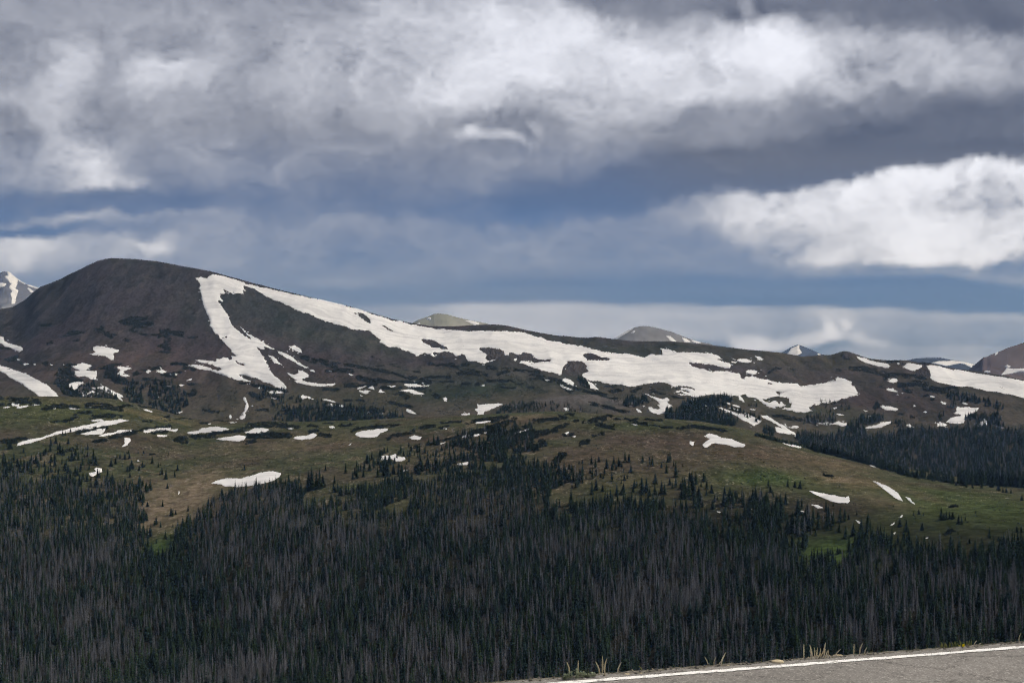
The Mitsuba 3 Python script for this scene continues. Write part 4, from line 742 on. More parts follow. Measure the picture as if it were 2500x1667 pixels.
# --- the forest: its outline, its clearings, thinner and greener towards its edge
FOREST = Polygon(np.vstack([P('p', -500, 1145), P('e', 0, 600, 90, 560, 150, 640, 300, 585, 420, 600, 520, 650, 600, 680, 720, 690, 850, 700, 950, 700, 1100, 680, 1180, 720, 1110, 800, 1090, 880, 1130, 960, 1170, 1010, 1150, 1130, 1165, 1250, 1260, 1270, 1330, 1180, 1340, 1080, 1400, 1000, 1500, 920,
                            1640, 830, 1750, 760, 1900, 720), P('f', 0, 730, 200, 690, 400, 700, 470, 760, 480, 800, 700, 740, 860, 735, 1000, 700, 1170, 660, 1300, 640, 1500, 590, 1700, 570, 1900, 550, 2195, 530), P('g', 250, 530, 420, 550, 430, 620, 520, 610, 720, 620, 720, 690, 500, 790, 445, 810, 450, 870, 580, 890, 760, 830,
                            1000, 835, 1400, 835, 1480, 890, 1680, 910, 1700, 1050, 1750, 1080, 1900, 1100, 2100, 1060), P('h', 100, 1030, 200, 970, 350, 1060, 400, 1110, 560, 1160, 580, 1230, 700, 1270, 850, 1250, 830, 1150, 1000, 1010, 1080, 1080, 1300, 1160, 1500, 1180, 1720, 1190, 1740, 1280, 1850, 1270, 2000, 1180, 2195, 1180),
                            P('p', 3000, 1340, 3000, 1900, -500, 1900)])).buffer(0)
CLEAR = shapely.union_all([Polygon(c).buffer(0) for c in (P('f', 1010, 890, 1250, 800, 1270, 900, 1200, 960, 1020, 920), P('f', 1640, 960, 1830, 930, 1870, 1010, 1760, 1000), P('g', 700, 1070, 950, 1050, 1000, 1100, 800, 1110), P('e', 570, 1030, 700, 980, 720, 1000), P('h', 1740, 1290, 1850, 1290, 1840, 1370, 1760, 1370),
                                                          P('g', 430, 800, 560, 760, 580, 850, 500, 880))])
shapely.prepare(FOREST); shapely.prepare(CLEAR)

def scatter(region, clear, first, y0, y1, per_m2, seed, span=.62):
    q = np.random.default_rng(seed)
    area = span * (y1 ** 2 - y0 ** 2)
    n = int(area * per_m2)
    Yv = np.sqrt(q.uniform(y0 ** 2, y1 ** 2, n))
    Xv = q.uniform(-span, span, n) * Yv
    Zv = height(Xv, Yv)
    px, py = 1250 + Xv / Yv * F, HZ - Zv / Yv * F
    ok = shapely.contains_xy(region, px, py)
    if clear is not None:
        ok &= ~shapely.contains_xy(clear, px, py)
    ok &= (np.abs(px - 1250) < 1400) & (py < 1800)
    return Xv[ok], Yv[ok], Zv[ok], px[ok], py[ok]

X, Y, Z, px, py = scatter(FOREST, CLEAR, 0, 500, 1300, .074, 41, .52)
ok = ~((Y > 1.02 * crest_y(px)))
X, Y, Z, px, py = (v[ok] for v in (X, Y, Z, px, py))
q = np.random.default_rng(5)
patchy = meshkit.fbm(np.stack([X / 38, Y / 60, X * 0], -1), 3, 51)
near_edge = np.array(shapely.distance(FOREST.exterior, shapely.points(px, py)))
shapes_d = (.47 - .5 * np.clip(1 - near_edge / 90, 0, 1) + 1.2 * (patchy - .5)) * np.clip(1.25 - (px - 900) / 4200, .5, 1.1)
dead = q.random(len(X)) < np.clip(shapes_d, .05, .85)
tall = (13.5 - 4.0 * np.clip((Y - 650) / 500, 0, 1)) * np.where(dead, q.uniform(.6, 1.18, len(X)), q.choice([.45, .7, .95, 1.15], len(X), p=[.25, .3, .3, .15]) * q.uniform(.85, 1.15, len(X)))
gap = meshkit.fbm(np.stack([X / 22, Y / 22, X * 0], -1), 2, 53)
keep = gap + .25 * np.clip(near_edge / 60, 0, 1) > .42
X, Y, Z, px, py, dead, tall, near_edge = (v[keep] for v in (X, Y, Z, px, py, dead, tall, near_edge))
big_first = np.argsort(-tall / Y)
seen_row = py - tall / Y * F
inside = (px > 0) & (px < 2500) & (py < 1690) & ~((py > 1560) & (px > 1250) & (py > 1663 - (px - 1300) * .079))
singles = {True: 300, False: max(0, 300 - len(spots))}
n_stuff = 0
BELOW = [(60, 'left end of the forest edge'), (280, 'small hooked snow patch'), (440, 'bare tan gully'), (593, 'crescent-shaped snow patch'), (780, 'large slipper-shaped snow patch'), (960, 'star-shaped snow patch'), (1180, 'broken snow strip'), (1400, 'grey scree knoll'), (1560, 'olive clearing'), (1765, 'ragged snow patch'), (1900, 'green hollow'), (2025, 'blade-shaped snow patch'), (2170, 'slanting snow blade'), (2400, 'grassy right slope')]
for i in big_first:
    d = bool(dead[i])
    if singles[d] > 0 and inside[i]:
        singles[d] -= 1
        size = 'tall ' if tall[i] > 14.2 else 'slim '
        place = min(BELOW, key=lambda b: abs(b[0] - px[i]))[1]
        single_tree(X[i], Y[i], Z[i] - .3, tall[i], d, f"{size}{'bare grey dead' if d else 'living dark green'} spruce in near forest below the {place}", f"{'dead' if d else 'living'} spruces of the near forest below the {place}", 1. if d else 1.1)
        continue
    n_stuff += 1
    scene[f'forest__{n_stuff:05d}'] = {'type': 'instance', 'to_world': stand(X[i], Y[i], Z[i] - .3, tall[i], 1.12 if not d else 1.05), 'g': {'type': 'ref', 'id': f"{'dead' if d else 'live'}_{int(q.integers(4))}"}}
tag('forest', 'dense mixed forest of dead grey and living green spruces', kind='stuff')

OPEN = [('f', (1250, 480, 1500, 360, 1750, 290, 2195, 250, 2195, 520, 1900, 550, 1500, 590, 1300, 630), .0080, 8, .12), ('g', (400, 540, 700, 560, 760, 640, 720, 760, 500, 790, 430, 700), .005, 9, .3), ('g', (1440, 700, 1900, 780, 2195, 860, 2195, 1050, 1900, 1090, 1700, 1040, 1680, 900, 1480, 870), .0056, 10, .2), ('h', (0, 830, 400, 860, 560, 1000, 560, 1130, 350, 1050, 0, 1000), .007, 10.5, .2), ('e', (0, 520, 300, 520, 420, 600, 300, 590, 150, 640, 0, 610), .006, 9, .3),
        ('f', (860, 560, 1000, 470, 1300, 400, 1500, 330, 1750, 270, 2000, 230, 2195, 260, 2195, 540, 1900, 560, 1500, 590, 1300, 640, 1000, 700, 820, 690), .0042, 8, .12), ('g', (0, 300, 200, 260, 420, 300, 420, 540, 250, 530, 0, 560), .0042, 7, .1), ('e', (0, 400, 120, 430, 300, 430, 620, 420, 780, 560, 900, 690, 720, 690, 520, 650, 300, 600, 0, 610), .0030, 8.5, .15), ('e', (780, 440, 1000, 440, 1300, 560, 1250, 680, 900, 640), .0016, 7, 0),
        ('g', (640, 560, 900, 500, 1500, 520, 1700, 700, 2100, 760, 2195, 900, 2100, 1050, 1900, 1090, 1720, 1040, 1690, 900, 1450, 860, 900, 800, 700, 760), .0022, 9, .15), ('h', (0, 720, 300, 700, 420, 900, 700, 940, 1000, 1000, 830, 1150, 560, 1150, 350, 1060, 200, 960, 0, 1000), .0030, 9.5, .15), ('h', (1100, 1060, 1500, 1080, 1900, 1120, 2195, 1150, 2195, 1190, 1850, 1250, 1500, 1170, 1300, 1150), .0022, 7, .1),
        ('f', (440, 760, 700, 690, 1000, 680, 860, 740, 500, 800), .006, 7, .2), ('e', (1180, 900, 1330, 950, 1330, 1100, 1260, 1260, 1170, 1250, 1150, 1130), .004, 6, 0), ('h', (570, 1160, 830, 1150, 850, 1250, 700, 1270, 580, 1230), .003, 6, 0)]
for r, (z, nums, per, h, share) in enumerate(OPEN):
    X, Y, Z, px, py = scatter(Polygon(P(z, *nums)).buffer(0), None, 0, 700, 1500, per * 1.45, 400 + r, .5)
    qq = np.random.default_rng(430 + r)
    clumped = meshkit.fbm(np.stack([X / 26, Y / 26, X * 0], -1), 2, 57) > .43
    for x, y, zz in zip(X[clumped], Y[clumped], Z[clumped]):
        for _ in range(int(qq.integers(1, 4))):
            n_stuff += 1
            x2, y2 = x + qq.normal(0, 2.6), y + qq.normal(0, 2.6)
            d = qq.random() < share
            scene[f'forest__{n_stuff:05d}'] = {'type': 'instance', 'to_world': stand(x2, y2, float(height(x2, y2)[0]) - .3, h * qq.uniform(.45, 1.4), 1.65), 'g': {'type': 'ref', 'id': f"{'dead' if d else 'live'}_{int(qq.integers(4))}"}}

# --- trees behind the hill and on the mountain's foot: each region with its height and density
FAR = [  # zoom, outline, trees per m2, height, share dead
    ('h', (440, 345, 520, 300, 600, 330, 760, 330, 850, 250, 950, 255, 1000, 330, 1150, 330, 1250, 285, 1500, 285, 1800, 275, 2195, 280, 3300, 300, 3300, 760, 2195, 740, 1700, 700, 1300, 640, 900, 520, 500, 420), .034, 13.5, .27),
    ('h', (500, 190, 640, 160, 760, 190, 750, 250, 620, 260, 500, 240), .020, 11, .3), ('h', (880, 200, 1000, 190, 1110, 170, 1130, 210, 980, 250, 890, 250), .03, 12, .1),
    ('A4', (1400, 1270, 1420, 1160, 1560, 1190, 1620, 1090, 1760, 1020, 2195, 960, 2195, 1390, 1700, 1330, 1420, 1300), .018, 12, .05), ('A5', (-100, 940, 150, 940, 260, 1010, 100, 1090, -100, 1060), .014, 10, .05), ('A5', (-100, 1130, 100, 1180, 330, 1300, 260, 1400, -100, 1400), .030, 12, .05),
    ('A5', (80, 1080, 330, 1140, 560, 1220, 680, 1300, 600, 1330, 300, 1200), .009, 9, 0), ('A5', (470, 1060, 640, 1055, 640, 1110, 470, 1105), .02, 8, 0), ('A5', (690, 1430, 850, 1390, 940, 1500, 850, 1540, 700, 1490), .03, 10, 0),
    ('A3', (1000, 1210, 1130, 1090, 1300, 1010, 1450, 1025, 1770, 1045, 1775, 1090, 1740, 1170, 1500, 1210), .034, 8, .05), ('A3', (1830, 1010, 2000, 1010, 2160, 1070, 2195, 1090, 2195, 1190, 1850, 1180), .02, 7, 0), ('A4', (-30, 1110, 200, 1140, 420, 1190, 300, 1220, -30, 1200), .02, 6, 0),
    ('A2', (0, 1110, 200, 1080, 420, 1100, 640, 1080, 1000, 1090, 1300, 1130, 1600, 1190, 1900, 1270, 1500, 1310, 900, 1330, 0, 1330), .013, 11, 0), ('A2', (0, 900, 200, 930, 500, 990, 900, 1070, 1300, 1130, 900, 1110, 300, 1050, 0, 1000), .008, 7, 0), ('A1', (0, 740, 200, 700, 420, 690, 640, 850, 690, 1080, 480, 1230, 100, 1130, 60, 900), .010, 11, 0),
    ('A1', (1640, 720, 2195, 830, 2195, 1000, 1900, 960, 1700, 960, 1850, 880), .008, 9, 0), ('A1', (1900, 990, 2195, 980, 2195, 1310, 1900, 1310, 2060, 1200), .005, 10, 0), ('A0', (1600, 620, 1900, 640, 2195, 780, 2195, 1060, 2000, 1080, 1930, 900, 1850, 760), .008, 11, 0),
    ('A0', (880, 760, 1100, 800, 1400, 720, 1500, 740, 1700, 880, 1860, 960, 1700, 1010, 1200, 960, 920, 880), .009, 9, 0), ('A4', (740, 1050, 860, 940, 1010, 960, 1120, 930, 1140, 1000, 1000, 1080, 850, 1100), .011, 10, 0), ('A4', (60, 640, 180, 680, 250, 780, 260, 830, 100, 760), .018, 9, 0), ('A4', (1480, 830, 1650, 790, 1660, 820, 1560, 860), .02, 7, 0),
    ('A6', (1330, 890, 1700, 900, 1930, 990, 2195, 1090, 2195, 1150, 1900, 1070, 1500, 1010, 1330, 960), .010, 11, 0), ('A6', (-20, 1270, 200, 1280, 370, 1220, 380, 1290, 200, 1340, -20, 1370), .024, 11, .1), ('A6', (1110, 1270, 1200, 1220, 1310, 1200, 1300, 1290, 1150, 1300), .02, 10, .1), ('A6', (1580, 1300, 1700, 1220, 1900, 1190, 2100, 1200, 2195, 1250, 2195, 1400, 1700, 1390), .008, 12, .1),
    ('A6', (150, 1120, 290, 1000, 290, 1110, 190, 1150), .012, 8, 0), ('A6', (1320, 1080, 1460, 1010, 1480, 1100, 1360, 1130), .02, 9, 0), ('A6', (470, 1330, 700, 1320, 700, 1400, 480, 1410), .008, 9, .2), ('h', (640, 60, 820, 60, 900, 120, 760, 180, 640, 160), .002, 8, 0)]
m0 = 0
for r, (z, nums, per, h, share) in enumerate(FAR):
    reg = Polygon(P(z, *nums)).buffer(0)
    x0, y0, x1, y1 = reg.bounds
    qq = np.random.default_rng(200 + r)
    cx = np.linspace(max(x0, -90), min(x1, 2620), 12)
    Xa, Ya, Za = hits(np.repeat(cx, 2), np.tile([y0, y1], 12), J_MTN)
    lo, hi = max(Ya.min() - 40, 1500), min(Ya.max() + 40, 2700)
    u0, u1 = (max(x0, -120) - 1250) / F, (min(x1, 2650) - 1250) / F
    n = int((u1 - u0) / 2 * (hi ** 2 - lo ** 2) * per * (2.1 if per < .0195 else 1.))
    Yv = np.sqrt(qq.uniform(lo ** 2, hi ** 2, n)); Xv = qq.uniform(u0, u1, n) * Yv; Zv = height(Xv, Yv)
    px, py = 1250 + Xv / Yv * F, HZ - Zv / Yv * F
    ok = shapely.contains_xy(reg, px, py) & (py < crest_row(px) + 34) & (Yv > crest_y(px) + 330)
    for x, y, zz in zip(Xv[ok], Yv[ok], Zv[ok]):
        d = qq.random() < share
        m0 += 1
        scene[f'conifer_stands__{m0:05d}'] = {'type': 'instance', 'to_world': stand(x, y, zz - .3, h * qq.uniform(.55, 1.3), 1.6 if per < .0195 else 1.2), 'g': {'type': 'ref', 'id': f"{'dead' if d else 'live'}_{int(qq.integers(4))}"}}
tag('conifer_stands', 'dark conifers scattered and massed on the slopes behind the hill', kind='stuff')

# --- the spruce rows along the hill's right shoulder
ROWS_R = [('h', (580, 430, 720, 455, 850, 490, 980, 525, 1100, 565, 1200, 590, 1300, 630, 1450, 645, 1650, 680), 420, 9.0, 14), ('h', (1700, 685, 1850, 680, 2000, 690, 2195, 705, 2400, 720), 360, 14, 22), ('h', (140, 320, 300, 365, 450, 395, 600, 430), 220, 5.0, 9)]
for z, nums, n, h, spread in ROWS_R:
    ln = LineString(P(z, *nums))
    pts = np.array([ln.interpolate(t, normalized=True).coords[0] for t in q.random(n)]) + np.stack([q.normal(0, 2, n), np.abs(q.normal(0, spread / 3.136, n)) * .5], 1)
    X, Y, Z = hits(pts[:, 0], np.maximum(pts[:, 1], crest_row(pts[:, 0]) + .5))
    for x, y, zz in zip(X, Y, Z):
        m0 += 1
        scene[f'conifer_stands__{m0:05d}'] = {'type': 'instance', 'to_world': stand(x, y, zz - .3, h * q.uniform(.6, 1.35), 1.25), 'g': {'type': 'ref', 'id': f'live_{int(q.integers(4))}'}}

# ------------------------------------------------------------------ low thickets
def bush(seed):
    g = np.random.default_rng(seed)
    V, Fc = [], []
    for k in range(13):
        an, rr = g.uniform(0, 6.28), math.sqrt(g.random()) * 1.0
        b = np.array([rr * math.cos(an), rr * math.sin(an), -.2])
        hh = g.uniform(.35, 1.35) * (1.05 - .4 * rr)
        w = g.uniform(.18, .36)
        o = g.uniform(0, 6.28)
        c = [b + [w * math.cos(o + t), w * math.sin(o + t), 0] for t in (0, 2.1, 4.2)]
        top = b + [g.uniform(-.15, .15), g.uniform(-.15, .15), hh]
        at = len(V)
        V += [*c, top]
        Fc += [[at, at + 1, at + 3], [at + 1, at + 2, at + 3], [at + 2, at, at + 3]]
    return np.array(V), np.array(Fc)

BUSHES = [bush(300 + k) for k in range(6)]
scene['m_thicket'] = lit(needle_colour((.005, .011, .011), (.030, .037, .024), 3.4))

def thicket_mesh(px, py, where, size, high, seed):
    g = np.random.default_rng(seed)
    X, Y, Z = where(px, py)
    vs, fs, at = [], [], 0
    for x, y, z in zip(X, Y, Z):
        v, f = BUSHES[int(g.integers(6))]
        an, s, h = g.uniform(0, 6.28), size * g.uniform(.7, 1.35), high * g.choice([.55, .8, 1.0, 1.5], p=[.3, .35, .25, .1]) * g.uniform(.8, 1.2)
        c, n = math.cos(an) * s, math.sin(an) * s
        w = np.stack([v[:, 0] * c - v[:, 1] * n + x, v[:, 0] * n + v[:, 1] * c + y, v[:, 2] * h + z], 1)
        vs.append(w); fs.append(f + at); at += len(v)
    return np.vstack(vs), np.vstack(fs)

# outlines ('o') and strips ('s', half width in zoom px) of dwarf spruce; m = on the mountain, g = on the hill
THICK = [
    ('m', 'o', 'a', (300, 605, 400, 595, 395, 610, 320, 618)), ('m', 'o', 'a', (350, 750, 400, 725, 405, 745, 370, 760)), ('m', 'o', 'a', (490, 690, 560, 645, 650, 665, 600, 680, 520, 690)), ('m', 'o', 'a', (555, 730, 610, 712, 600, 730)), ('m', 'o', 'a', (695, 650, 780, 612, 800, 640, 840, 660, 890, 680, 850, 710, 800, 680, 740, 660)),
    ('m', 'o', 'a', (905, 580, 1000, 545, 1130, 540, 1130, 570, 1060, 580, 1170, 580, 1170, 610, 1050, 630, 1050, 665, 990, 650, 1020, 610, 950, 605)), ('m', 'o', 'a', (1060, 670, 1125, 675, 1110, 690)), ('m', 'o', 'a', (1160, 680, 1230, 675, 1220, 640, 1310, 628, 1300, 655, 1415, 655, 1400, 695, 1310, 695, 1300, 730, 1310, 820, 1220, 815, 1270, 790, 1210, 770, 1240, 740, 1215, 705)),
    ('m', 'o', 'a', (920, 745, 950, 712, 990, 712, 985, 740)), ('m', 'o', 'a', (1400, 705, 1520, 697, 1520, 710)), ('m', 'o', 'a', (1470, 515, 1525, 508, 1500, 521)), ('m', 'o', 'a', (0, 775, 60, 775, 90, 790, 20, 805)), ('m', 'o', 'a', (40, 870, 90, 850, 145, 845, 130, 880, 70, 890)), ('m', 'o', 'a', (125, 900, 170, 890, 170, 910)), ('m', 'o', 'a', (325, 905, 350, 885, 385, 905, 360, 918)),
    ('m', 'o', 'A0', (910, 490, 1080, 420, 1180, 440, 1050, 500, 1110, 540, 1140, 560, 1130, 640, 1280, 680, 1200, 700, 1060, 720, 1040, 800, 930, 800, 830, 730, 880, 640, 850, 600, 900, 550)), ('m', 'o', 'A0', (1500, 490, 1700, 430, 1860, 430, 1740, 460, 1720, 500, 1620, 520)), ('m', 'o', 'A0', (1620, 500, 1780, 500, 1800, 560, 1760, 620, 1880, 640, 1880, 700, 1780, 740, 1700, 650, 1590, 650)), ('m', 'o', 'A0', (1000, 800, 1180, 840, 1180, 920, 1000, 900, 930, 830)),
    ('m', 's', 'a', (1020, 985, 1130, 945, 1230, 930), 14), ('m', 's', 'a', (1240, 985, 1340, 1000), 12), ('m', 's', 'a', (1320, 905, 1400, 905, 1490, 945), 14), ('m', 's', 'A1', (430, 440, 560, 430, 700, 440), 14), ('m', 's', 'A1', (620, 500, 780, 520), 22), ('m', 's', 'A1', (1480, 705, 1700, 760, 2000, 810, 2195, 850), 22), ('m', 's', 'A1', (640, 735, 850, 740), 14), ('m', 's', 'A1', (750, 830, 860, 825), 14), ('m', 's', 'A1', (870, 925, 960, 925), 12), ('m', 's', 'A1', (700, 900, 790, 880), 34),
    ('m', 's', 'A1', (940, 1130, 1130, 1160), 30), ('m', 's', 'A1', (1760, 1130, 1890, 1130), 22), ('m', 's', 'A1', (1660, 890, 1790, 960), 34), ('m', 's', 'A1', (0, 660, 250, 670), 20), ('m', 's', 'A1', (300, 600, 560, 560), 20),
    ('m', 's', 'A2', (240, 320, 400, 380, 600, 430, 750, 480), 36), ('m', 's', 'A2', (520, 365, 700, 410, 950, 450, 1250, 500, 1500, 540, 1750, 610, 1900, 660, 2195, 690), 22), ('m', 's', 'A2', (800, 525, 1000, 535), 34), ('m', 's', 'A2', (1370, 450, 1550, 440, 1740, 460), 20), ('m', 's', 'A2', (1240, 310, 1430, 360), 16), ('m', 's', 'A2', (1800, 515, 2040, 560), 14), ('m', 's', 'A2', (600, 530, 800, 545), 24),
    ('m', 's', 'A2', (1100, 640, 1300, 680, 1500, 700), 40), ('m', 's', 'A2', (900, 760, 1100, 760, 1350, 760, 1500, 790), 34), ('m', 's', 'A2', (1500, 700, 1800, 710, 2195, 720), 24), ('m', 's', 'A2', (1870, 630, 2195, 650), 16), ('m', 's', 'A2', (1080, 985, 1180, 995), 16), ('m', 's', 'A2', (880, 985, 1000, 990), 16), ('m', 's', 'A2', (1760, 880, 1850, 950), 36), ('m', 's', 'A2', (570, 820, 780, 820), 24), ('m', 's', 'A2', (1590, 1020, 1900, 1090), 26), ('m', 's', 'A2', (1600, 895, 1700, 890), 12),
    ('m', 's', 'A2', (1500, 800, 1750, 800), 24), ('m', 's', 'A2', (1900, 790, 2195, 830), 24), ('m', 's', 'A3', (0, 430, 120, 445), 24), ('m', 's', 'A3', (150, 450, 300, 440, 420, 480), 34), ('m', 's', 'A3', (500, 445, 580, 430), 24), ('m', 's', 'A3', (640, 460, 820, 455), 12), ('m', 's', 'A3', (880, 470, 990, 470), 14), ('m', 's', 'A3', (870, 520, 1060, 490), 16), ('m', 's', 'A3', (1100, 500, 1220, 495), 14),
    ('m', 's', 'A3', (1050, 580, 1190, 560), 36), ('m', 's', 'A3', (450, 560, 640, 550, 850, 600), 40), ('m', 's', 'A3', (0, 630, 300, 630), 22), ('m', 's', 'A3', (1300, 515, 1500, 540, 1660, 560), 26), ('m', 's', 'A3', (1560, 620, 1750, 650, 1980, 700, 2150, 840), 44), ('m', 's', 'A3', (1300, 740, 1420, 735), 12), ('m', 's', 'A3', (1480, 790, 1630, 795), 12), ('m', 's', 'A3', (500, 730, 850, 740), 22), ('m', 's', 'A3', (880, 690, 1280, 690), 22),
    ('m', 's', 'A3', (1050, 790, 1300, 800), 12), ('m', 's', 'A3', (60, 900, 180, 960), 36), ('m', 's', 'A3', (60, 700, 350, 700), 14), ('m', 's', 'A4', (500, 775, 630, 770), 26), ('m', 's', 'A4', (560, 845, 740, 815), 34), ('m', 's', 'A4', (900, 840, 1020, 810), 38), ('m', 's', 'A4', (1200, 840, 1330, 880), 28), ('m', 's', 'A4', (280, 840, 420, 900, 560, 930, 660, 970), 30), ('m', 's', 'A4', (300, 1045, 500, 1090, 700, 1140, 900, 1200), 26), ('m', 's', 'A4', (1080, 950, 1130, 990), 36), ('m', 's', 'A4', (0, 790, 250, 860, 400, 910), 24),
    ('m', 's', 'A4', (240, 1010, 320, 1020), 10), ('m', 's', 'A4', (1500, 930, 1680, 945), 16), ('m', 's', 'A5', (780, 570, 900, 495, 1000, 510, 1170, 515), 15), ('m', 's', 'A5', (1840, 520, 1890, 525), 16), ('m', 's', 'A5', (1920, 300, 1990, 320), 22), ('m', 's', 'A5', (1960, 345, 2010, 350), 14), ('m', 's', 'A5', (880, 1220, 1280, 1290), 30), ('m', 's', 'A6', (-150, 500, 0, 500, 200, 530, 380, 590), 44), ('m', 's', 'A6', (380, 640, 440, 600, 620, 610, 1000, 640), 34), ('m', 's', 'A6', (600, 750, 850, 720, 1000, 740), 44), ('m', 's', 'A6', (1000, 800, 1250, 840, 1450, 820), 48),
    ('m', 's', 'A6', (420, 400, 600, 390), 20), ('m', 's', 'A6', (880, 425, 1080, 420), 14), ('m', 's', 'A6', (320, 785, 370, 790), 18), ('m', 's', 'A6', (700, 940, 750, 940), 16), ('m', 's', 'A6', (990, 910, 1060, 915), 18), ('m', 's', 'A6', (1090, 975, 1150, 970), 18), ('m', 's', 'A6', (940, 985, 990, 985), 14), ('m', 's', 'A6', (590, 1195, 650, 1195), 20), ('m', 's', 'A6', (780, 1240, 820, 1240), 20), ('m', 's', 'A6', (680, 820, 760, 850), 34), ('m', 's', 'A6', (2130, 790, 2195, 800), 16),
    ('g', 's', 'e', (0, 42, 150, 50, 300, 60), 17), ('g', 's', 'e', (340, 115, 450, 95, 600, 105), 18), ('g', 's', 'e', (670, 95, 800, 100, 920, 120), 22), ('g', 's', 'e', (0, 85, 130, 80, 300, 82), 14), ('g', 's', 'e', (570, 160, 690, 145), 11), ('g', 's', 'e', (495, 215, 590, 188), 11), ('g', 's', 'e', (390, 225, 450, 218), 7), ('g', 's', 'e', (690, 185, 800, 168, 920, 182), 15), ('g', 's', 'e', (590, 298, 700, 280, 810, 260), 15), ('g', 's', 'e', (840, 348, 930, 320, 1030, 300), 16),
    ('g', 's', 'e', (1020, 292, 1150, 270, 1300, 255), 11), ('g', 's', 'e', (1170, 302, 1270, 292), 13), ('g', 's', 'e', (720, 372, 800, 362), 14), ('g', 's', 'e', (1100, 215, 1170, 210), 8), ('g', 's', 'e', (1230, 188, 1310, 183), 8), ('g', 's', 'e', (1260, 208, 1450, 192), 8), ('g', 's', 'e', (1350, 358, 1480, 335, 1640, 322), 18), ('g', 's', 'e', (1620, 305, 1750, 298, 1870, 285), 12), ('g', 's', 'e', (1890, 238, 2040, 228, 2195, 238), 11), ('g', 's', 'e', (1900, 330, 2040, 315, 2195, 325), 18), ('g', 's', 'e', (1640, 200, 1740, 205), 12), ('g', 's', 'e', (1390, 380, 1430, 380), 10),
    ('g', 's', 'e', (1510, 240, 1590, 230), 10), ('g', 's', 'e', (1850, 262, 1890, 258), 12), ('g', 's', 'e', (480, 215, 560, 205), 5), ('g', 's', 'e', (900, 110, 960, 95, 1180, 110), 8), ('g', 's', 'e', (20, 370, 100, 370, 180, 350), 20), ('g', 's', 'e', (1900, 375, 1950, 368), 12), ('g', 's', 'e', (500, 440, 580, 430), 10), ('g', 's', 'e', (1150, 470, 1210, 468), 8),
    ('g', 's', 'f', (30, 262, 200, 248, 400, 262), 12), ('g', 's', 'f', (40, 335, 200, 325, 330, 325), 20), ('g', 's', 'f', (550, 312, 640, 328), 13), ('g', 's', 'f', (480, 300, 540, 288), 12), ('g', 's', 'f', (10, 382, 70, 368), 11), ('g', 's', 'f', (600, 228, 670, 232), 6), ('g', 's', 'f', (720, 248, 830, 245), 10), ('g', 's', 'f', (800, 295, 850, 272, 1000, 258, 1170, 242), 12), ('g', 's', 'f', (1340, 268, 1440, 250), 14), ('g', 's', 'f', (1470, 268, 1540, 255), 14), ('g', 's', 'f', (1130, 328, 1280, 294), 14), ('g', 's', 'f', (1085, 355, 1110, 340), 9), ('g', 's', 'f', (1500, 228, 1650, 216), 7), ('g', 's', 'f', (1700, 228, 1800, 205, 1950, 188), 12),
    ('g', 's', 'f', (1390, 392, 1500, 368, 1640, 330), 11), ('g', 's', 'f', (1750, 300, 1850, 285, 1900, 255, 2060, 205), 20), ('g', 's', 'f', (1880, 320, 1950, 300), 30), ('g', 's', 'f', (480, 250, 550, 262), 12), ('g', 's', 'f', (1290, 410, 1340, 400), 10), ('g', 's', 'f', (1700, 420, 1950, 380), 16), ('g', 's', 'f', (2060, 330, 2195, 290), 18), ('g', 's', 'g', (320, 218, 430, 202, 570, 195), 14), ('g', 's', 'g', (520, 185, 620, 160), 14), ('g', 's', 'g', (710, 220, 800, 205, 910, 185), 19), ('g', 's', 'g', (800, 235, 930, 262), 17), ('g', 's', 'g', (940, 198, 1090, 198, 1300, 208), 8), ('g', 's', 'g', (1060, 212, 1210, 242), 14), ('g', 's', 'g', (1235, 248, 1330, 267), 10),
    ('g', 's', 'g', (1345, 263, 1380, 263), 8), ('g', 's', 'g', (1435, 272, 1550, 254, 1700, 274, 1790, 288), 12), ('g', 's', 'g', (320, 320, 420, 300), 28), ('g', 's', 'g', (460, 295, 570, 245), 18), ('g', 's', 'g', (565, 322, 620, 318), 13), ('g', 's', 'g', (780, 325, 850, 315), 13), ('g', 's', 'g', (685, 385, 730, 370), 20), ('g', 's', 'g', (2040, 320, 2195, 350), 13), ('g', 's', 'g', (0, 215, 120, 180), 15), ('g', 's', 'g', (130, 300, 260, 260), 14), ('g', 's', 'g', (0, 300, 80, 330), 25), ('g', 's', 'g', (280, 420, 380, 380), 28), ('g', 's', 'g', (60, 400, 180, 370), 28), ('g', 's', 'g', (490, 520, 550, 470), 22), ('g', 's', 'g', (640, 220, 660, 205), 10),
    ('g', 's', 'h', (670, 628, 730, 632), 8), ('g', 's', 'h', (1620, 870, 1670, 868), 5), ('g', 's', 'h', (1600, 1085, 1640, 1050), 10)]
made_t = []
